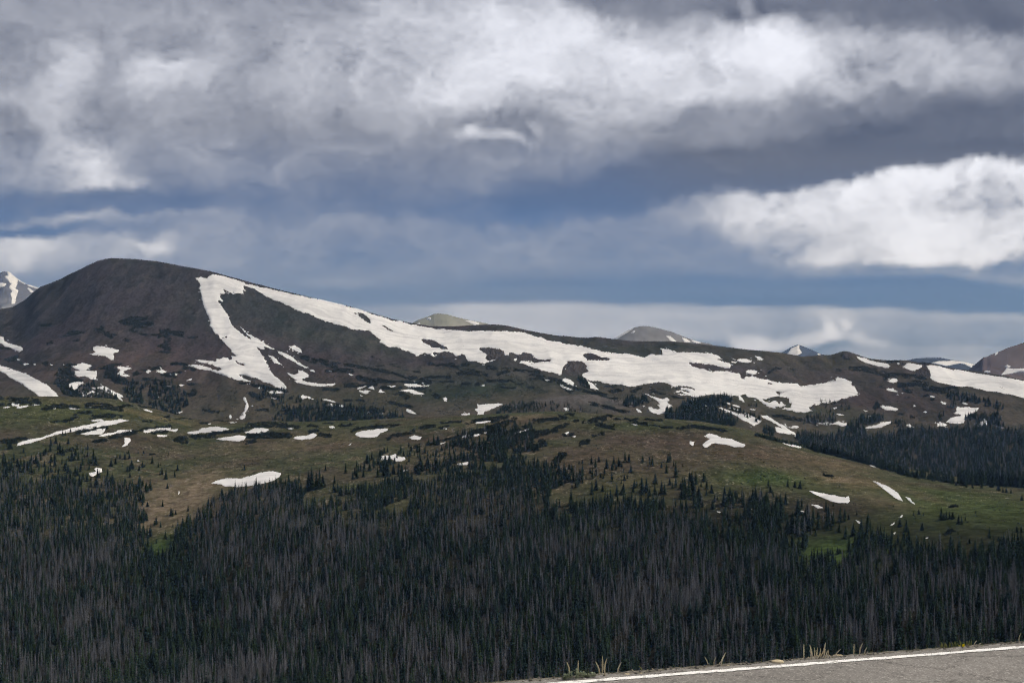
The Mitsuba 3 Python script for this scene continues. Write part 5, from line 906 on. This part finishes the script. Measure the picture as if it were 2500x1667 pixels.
for n, row in enumerate(THICK):
    side, form, z, nums = row[:4]
    pts = P(z, *nums)
    area = Polygon(pts).buffer(1.0) if form == 'o' else LineString(pts).buffer(row[4] / ZOOM[z][2] * 1.05)
    g = np.random.default_rng(900 + n)
    x0, y0, x1, y1 = area.bounds
    dx, dy = (2.5, 1.35) if side == 'm' else (3.0, 1.8)
    gx, gy = np.meshgrid(np.arange(x0, x1, dx), np.arange(y0, y1, dy))
    p = np.stack([gx.ravel(), gy.ravel()], 1) + g.uniform(-.5, .5, (gx.size, 2)) * [dx, dy]
    p = p[shapely.contains_xy(area, p[:, 0], p[:, 1])]
    ragged = meshkit.fbm(np.stack([p[:, 0] / 11, p[:, 1] / 3.6, p[:, 0] * 0 + n], -1), 3, 60)
    rim = np.array(shapely.distance(area.exterior if area.geom_type == 'Polygon' else area.boundary, shapely.points(p[:, 0], p[:, 1])))
    p = p[ragged + .035 * np.clip(rim, 0, 4) > (.47 if form == 'o' else .49)]
    if side == 'g':
        p = p[p[:, 1] > crest_row(p[:, 0]) - 1]
        p[:, 1] = np.maximum(p[:, 1], crest_row(p[:, 0]) + .8)
    if len(p) < 2:
        continue
    made_t.append((area.centroid, p, side, n))
for c, p, side, n in sorted(made_t, key=lambda t: min(math.hypot(l[0] - t[0].x, 1.8 * (l[1] - t[0].y)) for l in LAND)):
    k = numbered('dwarf_spruce_thicket')
    scene[k] = mikit.ply(thicket_mesh(p[:, 0], p[:, 1], on_mountain if side == 'm' else hits, 2.5 if side == 'm' else 1.9, 2.0 if side == 'm' else 2.3, n), 'm_thicket')
    tag(k, beside('low dark spruce thicket', c.x, c.y), 'thicket', 'low spruce thickets on the slopes')

# scrub too small to count, sprinkled over the mountain's foot and the hill
SCRUB = [('m', 'A3', (0, 480, 900, 460, 1500, 620, 1800, 860, 1300, 980, 700, 1080, 600, 1220, 0, 1230, -1100, 1120, -1100, 980, -500, 900), 1500), ('m', 'A2', (300, 520, 1100, 640, 1000, 760, 300, 700), 130), ('m', 'a', (330, 640, 1000, 650, 1500, 720, 1500, 900, 800, 890, 330, 780), 130), ('m', 'A1', (700, 760, 1700, 800, 2195, 1000, 2195, 1310, 800, 1280), 260),
         ('m', 'A4', (300, 760, 1500, 780, 1600, 960, 900, 1180, 500, 960), 260), ('m', 'A6', (0, 640, 1000, 780, 2195, 900, 2195, 1350, 0, 1400), 300), ('g', 'e', (0, 130, 1000, 220, 2195, 260, 2195, 640, 1200, 560, 0, 520), 190), ('g', 'f', (0, 240, 2195, 260, 2195, 500, 1000, 560, 0, 620), 160), ('g', 'g', (0, 260, 1500, 260, 2195, 520, 2195, 800, 1000, 760, 0, 480), 190), ('g', 'h', (0, 400, 700, 560, 1400, 800, 2195, 820, 2195, 1150, 1200, 1000, 0, 900), 120)]
parts = []
for r, (side, z, nums, n) in enumerate(SCRUB):
    g = np.random.default_rng(1500 + r)
    reg = Polygon(P(z, *nums)).buffer(0)
    x0, y0, x1, y1 = reg.bounds
    n = int(n * 1.7)
    p = np.stack([g.uniform(x0, x1, 4 * n), g.uniform(y0, y1, 4 * n)], 1)
    p = p[shapely.contains_xy(reg, p[:, 0], p[:, 1])][:n]
    clump = meshkit.fbm(np.stack([p[:, 0] / 40, p[:, 1] / 16, p[:, 0] * 0], -1), 2, 61)
    p = p[clump > .44]
    if side == 'g':
        p[:, 1] = np.maximum(p[:, 1], crest_row(p[:, 0]) + 1)
    else:
        p = p[p[:, 1] < crest_row(p[:, 0]) - 1]
    parts.append(thicket_mesh(p[:, 0], p[:, 1], on_mountain if side == 'm' else hits, 1.5 if side == 'm' else 1.0, 1.2 if side == 'm' else 1.0, 70 + r))
scene['scrub'] = mikit.ply(joined(*parts), 'm_thicket')
tag('scrub', 'sprinkled tiny dark scrub bushes on the open ground', kind='stuff')

# ------------------------------------------------------------------ the road and its verge
H = EYE
LP = np.array([.325, 7.55]); RP = np.array([3.97, 8.52])
along = (RP - LP) / np.linalg.norm(RP - LP)
out = np.array([-along[1], along[0]])                      # away from the camera
def road_pt(s, o, z=0.):
    s, o = np.broadcast_arrays(np.asarray(s, float), np.asarray(o, float))
    return np.stack([LP[0] + along[0] * s + out[0] * o, LP[1] + along[1] * s + out[1] * o, -H + z + 0 * s], -1)
def on_road(px, py):
    """Along and across coordinates of a point of the photograph on the road's plane."""
    Yv = H * F / (py - HZ); Xv = (px - 1250) / F * Yv
    d = np.stack([Xv, Yv], -1) - LP
    return d @ along, d @ out

def grid_mesh(s, o, zf):
    Sg, Og = np.meshgrid(s, o, indexing='ij')
    v = road_pt(Sg, Og, zf(Sg, Og))
    n = np.arange(Sg.size).reshape(Sg.shape)
    return v.reshape(-1, 3), np.stack([n[:-1, :-1], n[1:, :-1], n[1:, 1:], n[:-1, 1:]], -1).reshape(-1, 4)

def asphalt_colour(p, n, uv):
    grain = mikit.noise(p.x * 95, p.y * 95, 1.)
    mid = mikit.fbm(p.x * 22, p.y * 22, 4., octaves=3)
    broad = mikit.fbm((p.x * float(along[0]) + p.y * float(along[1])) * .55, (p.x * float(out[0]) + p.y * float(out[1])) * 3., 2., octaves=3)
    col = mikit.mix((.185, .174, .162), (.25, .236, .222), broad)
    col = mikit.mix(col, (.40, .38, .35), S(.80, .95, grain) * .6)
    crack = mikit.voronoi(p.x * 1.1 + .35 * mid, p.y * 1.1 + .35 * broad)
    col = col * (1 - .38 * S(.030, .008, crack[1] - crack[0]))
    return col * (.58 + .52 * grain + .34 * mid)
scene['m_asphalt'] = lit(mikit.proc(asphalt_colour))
def paint_colour(p, n, uv):
    return mikit.mix((.84, .83, .80), (.40, .38, .36), S(.62, .82, mikit.fbm(p.x * 30, p.y * 30, 1., octaves=3)))
scene['m_paint'] = lit(mikit.proc(paint_colour))
def verge_colour(p, n, uv):
    g = mikit.noise(p.x * 60, p.y * 60, p.z * 60)
    return mikit.mix((.09, .085, .07), (.23, .21, .18), g) * (.7 + .6 * mikit.fbm(p.x * 9, p.y * 9, 2., octaves=2))
scene['m_verge'] = lit(mikit.proc(verge_colour))

s_line = np.arange(-1.2, 6.2, .012)
ragged_lo = .010 * gaussian_filter1d(rng.normal(size=len(s_line)), 2) + .012 * gaussian_filter1d(rng.normal(size=len(s_line)), 12)
ragged_hi = .010 * gaussian_filter1d(rng.normal(size=len(s_line)), 2) + .010 * gaussian_filter1d(rng.normal(size=len(s_line)), 12)
s_all = np.concatenate([[-90, -40, -15, -5], s_line, [8, 14, 40, 90]])
pad = lambda a: np.concatenate([np.zeros(4), a, np.zeros(4)])
LW = .058
lo, hi = pad(ragged_lo), LW + pad(ragged_hi)
EDGE = .15 + pad(.02 * gaussian_filter1d(rng.normal(size=len(s_line)), 3) * 2 + .03 * gaussian_filter1d(rng.normal(size=len(s_line)), 20) * 2)
v = np.vstack([road_pt(s_all, -7.2), road_pt(s_all, -3.0), road_pt(s_all, EDGE)])
n = len(s_all); i = np.arange(n - 1)
f = np.vstack([np.stack([i, i + 1, i + 1 + n, i + n], 1), np.stack([i + n, i + 1 + n, i + 1 + 2 * n, i + 2 * n], 1)])
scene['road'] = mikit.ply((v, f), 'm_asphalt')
tag('road', 'sunlit grey asphalt road crossing the lower right corner', kind='structure')
v = np.vstack([road_pt(s_all, lo, .004), road_pt(s_all, hi, .004)])
f = np.stack([i, i + 1, i + 1 + n, i + n], 1)
scene['road__edge_line'] = mikit.ply((v, f), 'm_paint')
labels['road__edge_line'] = {'label': 'worn white edge line painted on the asphalt'}

# gravelly verge: a bumpy strip that rolls over into the drop
so = np.concatenate([[-60, -20, -6], np.arange(-1.4, 6.4, .02), [9, 20, 60]])
oo = np.array([.085, .105, .12, .135, .15, .165, .18, .20, .225, .25, .30, .37, .45, .6, .9, 1.6])
def verge_z(a, b):
    roll = -np.clip(b - .20, 0, 9) ** 1.1 * .62
    bump = (meshkit.fbm(np.stack([a * 9, b * 9, a * 0], -1), 3, 71) - .5) * .018 + (meshkit.noise(np.stack([a * 42, b * 42, a * 0], -1), 72) - .5) * .010
    return -.010 + np.clip((b - .09) / .05, 0, 1) * (.008 + bump) + roll
scene['verge'] = mikit.ply(grid_mesh(so, oo, verge_z), 'm_verge', smooth=True)
tag('verge', 'gravelly verge at the outer edge of the road', kind='structure')
# the steep bank from the verge down to the valley
def bank():
    s = np.linspace(-190, 190, 120)
    top = road_pt(s, 1.6, verge_z(s * 0, s * 0 + 1.6))
    u = np.linspace(U[0], U[-1], 120)
    bot = np.stack([u * 300, u * 0 + 300, u * 0 - 186], 1)
    t = np.linspace(0, 1, 80)[None, :, None] ** 1.6
    g = top[:, None] * (1 - t) + bot[:, None] * t
    g[..., 2] -= 26 * np.sin(np.pi * t[..., 0]) * (1 - .5 * t[..., 0])
    g[..., 2] += np.sin(np.pi * t[..., 0]) * 2.5 * relief(g[..., 0], g[..., 1], 30, 3, 81)
    n = np.arange(120 * 80).reshape(120, 80)
    return g.reshape(-1, 3), np.stack([n[:-1, :-1], n[1:, :-1], n[1:, 1:], n[:-1, 1:]], -1).reshape(-1, 4)
scene['bank'] = mikit.ply(bank(), 'm_hill', smooth=True)
tag('bank', 'steep grassy bank falling from the road into the valley', kind='structure')

# --- weeds, stones and flowers on the verge
def foot(px, py, o=None):
    """A point of the verge seen there: across coordinate and height from its own surface."""
    best = None
    for k in np.linspace(.10, .30, 61):
        z = float(verge_z(np.array(2.), np.array(k)))
        a = LP + out * k
        d = np.array([(px - 1250) / F, 1.0])
        A = np.array([[d[0], -along[0]], [d[1], -along[1]]])
        Yv, sv = np.linalg.solve(A, a)
        z = float(verge_z(np.array(sv), np.array(k)))
        row = HZ + (H - z) / Yv * F
        if best is None or abs(row - py) < best[0]:
            best = (abs(row - py), sv, k, z, Yv)
    _, sv, k, z, Yv = best
    p = road_pt(sv, k, z)
    return np.array(p, float).reshape(3), Yv

def tube(pts, r0, r1, sides=5):
    p = np.asarray(pts, float)
    t = np.gradient(p, axis=0); t /= np.linalg.norm(t, axis=1, keepdims=True) + 1e-9
    a = np.cross(t, [0.3, 1, 0.1]); a /= np.linalg.norm(a, axis=1, keepdims=True) + 1e-9
    b = np.cross(t, a)
    r = np.broadcast_to(np.interp(np.linspace(0, 1, len(p)), np.linspace(0, 1, len(np.atleast_1d(r0))) if np.ndim(r0) else [0, 1], r0 if np.ndim(r0) else [r0, r1]), len(p))
    an = np.arange(sides) * 6.2832 / sides
    v = p[:, None] + r[:, None, None] * (np.cos(an)[None, :, None] * a[:, None] + np.sin(an)[None, :, None] * b[:, None])
    i, j = np.meshgrid(np.arange(len(p) - 1), np.arange(sides), indexing='ij')
    q4 = np.stack([i * sides + j, i * sides + (j + 1) % sides, (i + 1) * sides + (j + 1) % sides, (i + 1) * sides + j], -1).reshape(-1, 4)
    return v.reshape(-1, 3), np.vstack([q4[:, [0, 1, 2]], q4[:, [0, 2, 3]]])

scene['m_straw'] = lit(needle_colour((.58, .48, .30), (.78, .68, .47), .05))
scene['m_sage'] = lit(needle_colour((.26, .31, .19), (.42, .46, .32), .03))
scene['m_grass'] = lit(needle_colour((.14, .17, .05), (.30, .28, .12), .03))
scene['m_petal'] = lit((.80, .62, .02))
scene['m_stone'] = lit(needle_colour((.34, .27, .17), (.55, .47, .33), .06))

def bend(b, top, k=6, sag=0.):
    t = np.linspace(0, 1, k)[:, None]
    c = np.array(b) * (1 - t) + np.array(top) * t
    c[:, 0] += sag * np.sin(np.pi * t[:, 0])
    return c

STEMS = [('i1', 345, 720, 330, 590, 'wavy dry stalk rising from the left side of the sage plant'), ('i1', 437, 700, 437, 560, 'dry stalk standing up out of the pale sage plant'), ('i1', 640, 715, 603, 575, 'leaning dry grass stalk just right of the sage plant'), ('i1', 670, 712, 670, 520, 'tallest straight dry grass stalk right of the sage plant'),
         ('i1', 700, 712, 710, 540, 'thick straw-coloured stalk beside the tallest straight one'), ('i1', 820, 700, 850, 580, 'dry stalk bending right, alone beyond the pair of stalks'), ('i1', 965, 690, 950, 650, 'short dark stub of grass on the verge'), ('i1', 1045, 682, 1022, 620, 'short greenish blade leaning left on the verge'), ('i1', 1080, 682, 1108, 650, 'short crooked straw on the bare verge'),
         ('i1', 1150, 672, 1143, 640, 'short thin straw right of the crooked one'), ('i1', 1675, 628, 1650, 535, 'thin brown stalk leaning left before the curved pair'), ('i1', 1748, 624, 1757, 532, 'thin brown upright stalk left of the curved pair'), ('i1', 1790, 622, 1806, 560, 'shorter stalk of the curved pair'), ('i1', 1806, 620, 1850, 490, 'tall stalk curving right above the curved pair'),
         ('i2', 245, 562, 245, 410, 'upright stalk standing apart left of the dry tuft'), ('i2', 300, 552, 296, 410, 'tall stalk at the left edge of the dry tuft'), ('i2', 455, 545, 456, 395, 'tallest stalk of the dry tuft'), ('i2', 542, 528, 596, 460, 'stalk leaning far right beside the flat tan stone'), ('i2', 722, 518, 722, 405, 'first of three stalks right of the tan stone'),
         ('i2', 785, 516, 799, 395, 'second and tallest of three stalks right of the tan stone'), ('i2', 838, 508, 853, 440, 'third, bent stalk right of the tan stone'), ('i2', 935, 502, 952, 488, 'tiny straw lying low on the bare verge'), ('i2', 1882, 420, 1891, 368, 'reddish stub of weed right of the yellow flowers'), ('i2', 1915, 418, 1936, 395, 'small leaning straw right of the reddish weed'), ('i2', 2315, 388, 2319, 305, 'lone upright stalk near the far right end of the verge')]
def stem_mesh(b, Yv, zz, x1, y1, thick=1.0, sag=0.):
    px, py = P(zz, x1, y1)[0]
    top = np.array([(px - 1250) / F * Yv, Yv + rng.normal(0, .01), -(py - HZ) / F * Yv])
    r = .0040 * thick
    return tube(bend(b - [0, 0, .02], top, 9, sag), [r, r * .9, r * 1.25, r * 1.1, r * .5], 0), top
for z, x0, y0, x1, y1, lab in STEMS:
    px, py = P(z, x0, y0)[0]
    b, Yv = foot(px, py)
    m, top = stem_mesh(b, Yv, z, x1, y1, 1.25 if abs(y1 - y0) > 110 else .8, .012 * np.sign(x1 - x0) * -1)
    k = numbered('dry_grass_stalk')
    scene[k] = mikit.ply(m, 'm_straw' if z == 'i2' or 590 < x0 < 900 else 'm_grass' if x0 == 1045 else 'm_straw', smooth=True)
    tag(k, lab, 'grass stalk', 'dry grass stalks along the verge')

def tuft(key, label, cat, stems, mat, group=None):
    ms = []
    for z, x0, y0, x1, y1 in stems:
        b, Yv = foot(*P(z, x0, y0)[0])
        ms.append(stem_mesh(b, Yv, z, x1, y1, .85, .006)[0])
    for m in ms:
        scene[f'{key}__{numbered(key + " blade").replace(key + " ", "")}'] = mikit.ply(m, mat, smooth=True)
    tag(key, label, cat, group)
tuft('dry_grass_tuft', 'fanned tuft of straw-coloured dry grass beside the white line', 'grass tuft',
     [('i2', 325, 550, 316, 450), ('i2', 335, 548, 352, 445), ('i2', 340, 548, 378, 442), ('i2', 350, 548, 366, 470), ('i2', 372, 546, 408, 450), ('i2', 380, 546, 440, 455), ('i2', 400, 545, 402, 480), ('i2', 415, 543, 447, 450), ('i2', 345, 550, 300, 470), ('i2', 460, 540, 480, 465), ('i2', 465, 540, 495, 515), ('i2', 330, 550, 278, 525), ('i2', 355, 549, 395, 500), ('i2', 430, 543, 470, 470), ('i2', 390, 546, 360, 490), ('i2', 200, 565, 172, 545)], 'm_straw')
tuft('green_grass_tuft', 'low green and straw tuft around the yellow flowers', 'grass tuft',
     [('i2', 1545 + 13 * k + int(rng.integers(-4, 5)), 448 - int(k * 1.1), 1545 + 13 * k + int(rng.integers(-8, 9)), 448 - int(k * 1.1) - int(rng.integers(25, 62))) for k in range(24)], 'm_grass')
for n, (x, y, lab) in enumerate([(1730, 428, 'left yellow flower on the verge'), (1766, 418, 'upper middle yellow flower on the verge'), (1793, 428, 'right yellow flower on the verge')]):
    b, Yv = foot(*P('i2', x, 446)[0])
    k = numbered('yellow_flower')
    m, top = stem_mesh(b, Yv, 'i2', x, y, .7)
    scene[k + '__stem'] = mikit.ply(m, 'm_grass', smooth=True)
    for j in range(9):
        an = j * 6.283 / 9
        d = np.array([math.cos(an), -.35, math.sin(an)]); d /= np.linalg.norm(d)
        w = np.cross(d, [0, -1, 0]); w /= np.linalg.norm(w)
        L = .014
        a0, a1, a2, a3 = top, top + d * L * .6 + w * .005, top + d * L, top + d * L * .6 - w * .005
        nrm = np.array([0, -.0012, 0])
        vv = np.array([a0 + nrm, a1 + nrm, a2 + nrm, a3 + nrm, a0 - nrm, a1 - nrm, a2 - nrm, a3 - nrm])
        ff = np.array([[0, 1, 2], [0, 2, 3], [4, 6, 5], [4, 7, 6], [0, 4, 5], [0, 5, 1], [1, 5, 6], [1, 6, 2], [2, 6, 7], [2, 7, 3], [3, 7, 4], [3, 4, 0]])
        scene[f'{k}__petal' + (f'_{j:03d}' if j else '')] = mikit.ply((vv, ff), 'm_petal')
    c = trimesh.creation.icosphere(1, .0055); c.apply_scale([1, .6, 1]); c.apply_translation(top - [0, .003, 0])
    scene[k + '__flower_head'] = mikit.ply(c, 'm_petal', smooth=True)
    tag(k, lab, 'flower', 'yellow flowers in the green tuft')

# pale sage plant: short woody stems with many small leaves
leafy, stems_m = [], []
g = np.random.default_rng(77)
for k in range(46):
    u = g.random()
    x = 300 + 290 * u
    hgt = (70 * math.sin(math.pi * min(u * 1.35, 1)) * (1 if u < .74 else 0) + (38 if u > .8 else 22)) * g.uniform(.45, 1.05)
    b, Yv = foot(*P('i1', x, 748 - 26 * u)[0])
    b = b + [0, g.uniform(-.03, .03), 0]
    px, py = P('i1', x + g.uniform(-25, 25), 748 - 26 * u - hgt)[0]
    top = np.array([(px - 1250) / F * b[1], b[1], -(py - HZ) / F * b[1]])
    pts = bend(b - [0, 0, .01], top, 6, g.uniform(-.006, .006))
    stems_m.append(tube(pts, [.0022, .0012], 0, 4))
    for t in np.linspace(.25, 1, 9):
        p = b * (1 - t) + top * t
        for _ in range(2):
            an, up = g.uniform(0, 6.28), g.uniform(.2, 1.0)
            d = np.array([math.cos(an), math.sin(an), up]); d /= np.linalg.norm(d)
            w = np.cross(d, [.2, .3, 1.]); w /= np.linalg.norm(w)
            L = g.uniform(.010, .020)
            leafy.append((np.array([p, p + d * L * .5 + w * L * .22, p + d * L, p + d * L * .5 - w * L * .22]), np.array([[0, 1, 2], [0, 2, 3]])))
scene['sage_plant__stem'] = mikit.ply(joined(*stems_m), 'm_sage', smooth=True)
scene['sage_plant__foliage'] = mikit.ply(joined(*leafy), 'm_sage')
labels['sage_plant__foliage'] = {'kind': 'stuff'}
tag('sage_plant', 'pale grey-green leafy plant at the left end of the verge', 'plant')

def stone(px, py, w, h, label, seed):
    b, Yv = foot(px, py)
    m = trimesh.creation.icosphere(3)
    v = np.array(m.vertices)
    v = v * (1 + .35 * (meshkit.fbm(v * 1.7 + seed, 3, seed) - .5)[:, None])
    v[:, 2] = np.where(v[:, 2] > .35, .35 + (v[:, 2] - .35) * .5, v[:, 2])
    W, Hh = w / F * Yv / 2, h / F * Yv
    k = numbered('stone')
    scene[k] = mikit.ply(trimesh.Trimesh(v * [W, W * .8, Hh] + b + [0, 0, Hh * .15], m.faces, process=False), 'm_stone', smooth=35)
    tag(k, label, 'stone', 'stones on the verge')
stone(*P('i2', 580, 530)[0], 30, 5, 'flat tan stone right of the dry tuft', 3)
stone(*P('i1', 2345, 587)[0], 30, 8, 'largest tan stone at the verge edge', 5)
stone(*P('i1', 1868, 618)[0], 8, 2.2, 'small tan pebble left of its flat neighbour', 7)
stone(*P('i1', 1935, 614)[0], 11, 1.8, 'flat tan pebble between small pebble and largest stone', 9)
stone(*P('i1', 905, 697)[0], 14, 2.0, 'low tan stone in the left part of the verge', 11)
stone(*P('i1', 1040, 690)[0], 7, 1.4, 'little pebble under the short green blade', 13)
for n in range(140):                                       # loose grit along the edge
    pass
grit = []
for n in range(420):
    s_, o_ = g.uniform(-1.0, 5.6), abs(g.normal(0, .035)) + .125
    r = g.uniform(.004, .011)
    m = trimesh.creation.icosphere(0)
    v = np.array(m.vertices) * g.uniform(.6, 1.2, 3) * r * (1 + .2 * g.normal(size=(12, 1)))
    grit.append((v + np.array(road_pt(s_, o_, float(verge_z(np.array(s_), np.array(o_))) + r * .3)).reshape(3), m.faces))
blades = []
for n in range(170):
    s_, o_ = g.uniform(-1.2, 5.8), .15 + abs(g.normal(0, .03))
    if meshkit.noise(np.array([[s_ * 1.7, 3., 1.]]), 5)[0] < .42:
        continue
    b = np.array(road_pt(s_, o_, float(verge_z(np.array(s_), np.array(o_))))).reshape(3)
    L = g.uniform(.012, .045)
    blades.append(tube(bend(b - [0, 0, .006], b + [g.normal(0, .35) * L, g.normal(0, .2) * L, L], 5, g.normal(0, .004)), [.0016, .0012, .0005], 0, 3))
scene['verge_grass'] = mikit.ply(joined(*blades), 'm_grass', smooth=True)
tag('verge_grass', 'sparse short grass blades along the gravelly verge', kind='stuff')
scene['gravel'] = mikit.ply(joined(*grit), 'm_verge')
tag('gravel', 'loose grit along the broken edge of the road', kind='stuff')

# ------------------------------------------------------------------ the air between
scene['haze'] = {'type': 'cube', 'bsdf': {'type': 'null'}, 'interior': {'type': 'ref', 'id': 'air'}, 'to_world': T().translate([0, 0, 333.5]).scale([13200, 13200, 566.5])}
tag('haze', 'thin blue air over the valley and the mountains', kind='stuff')
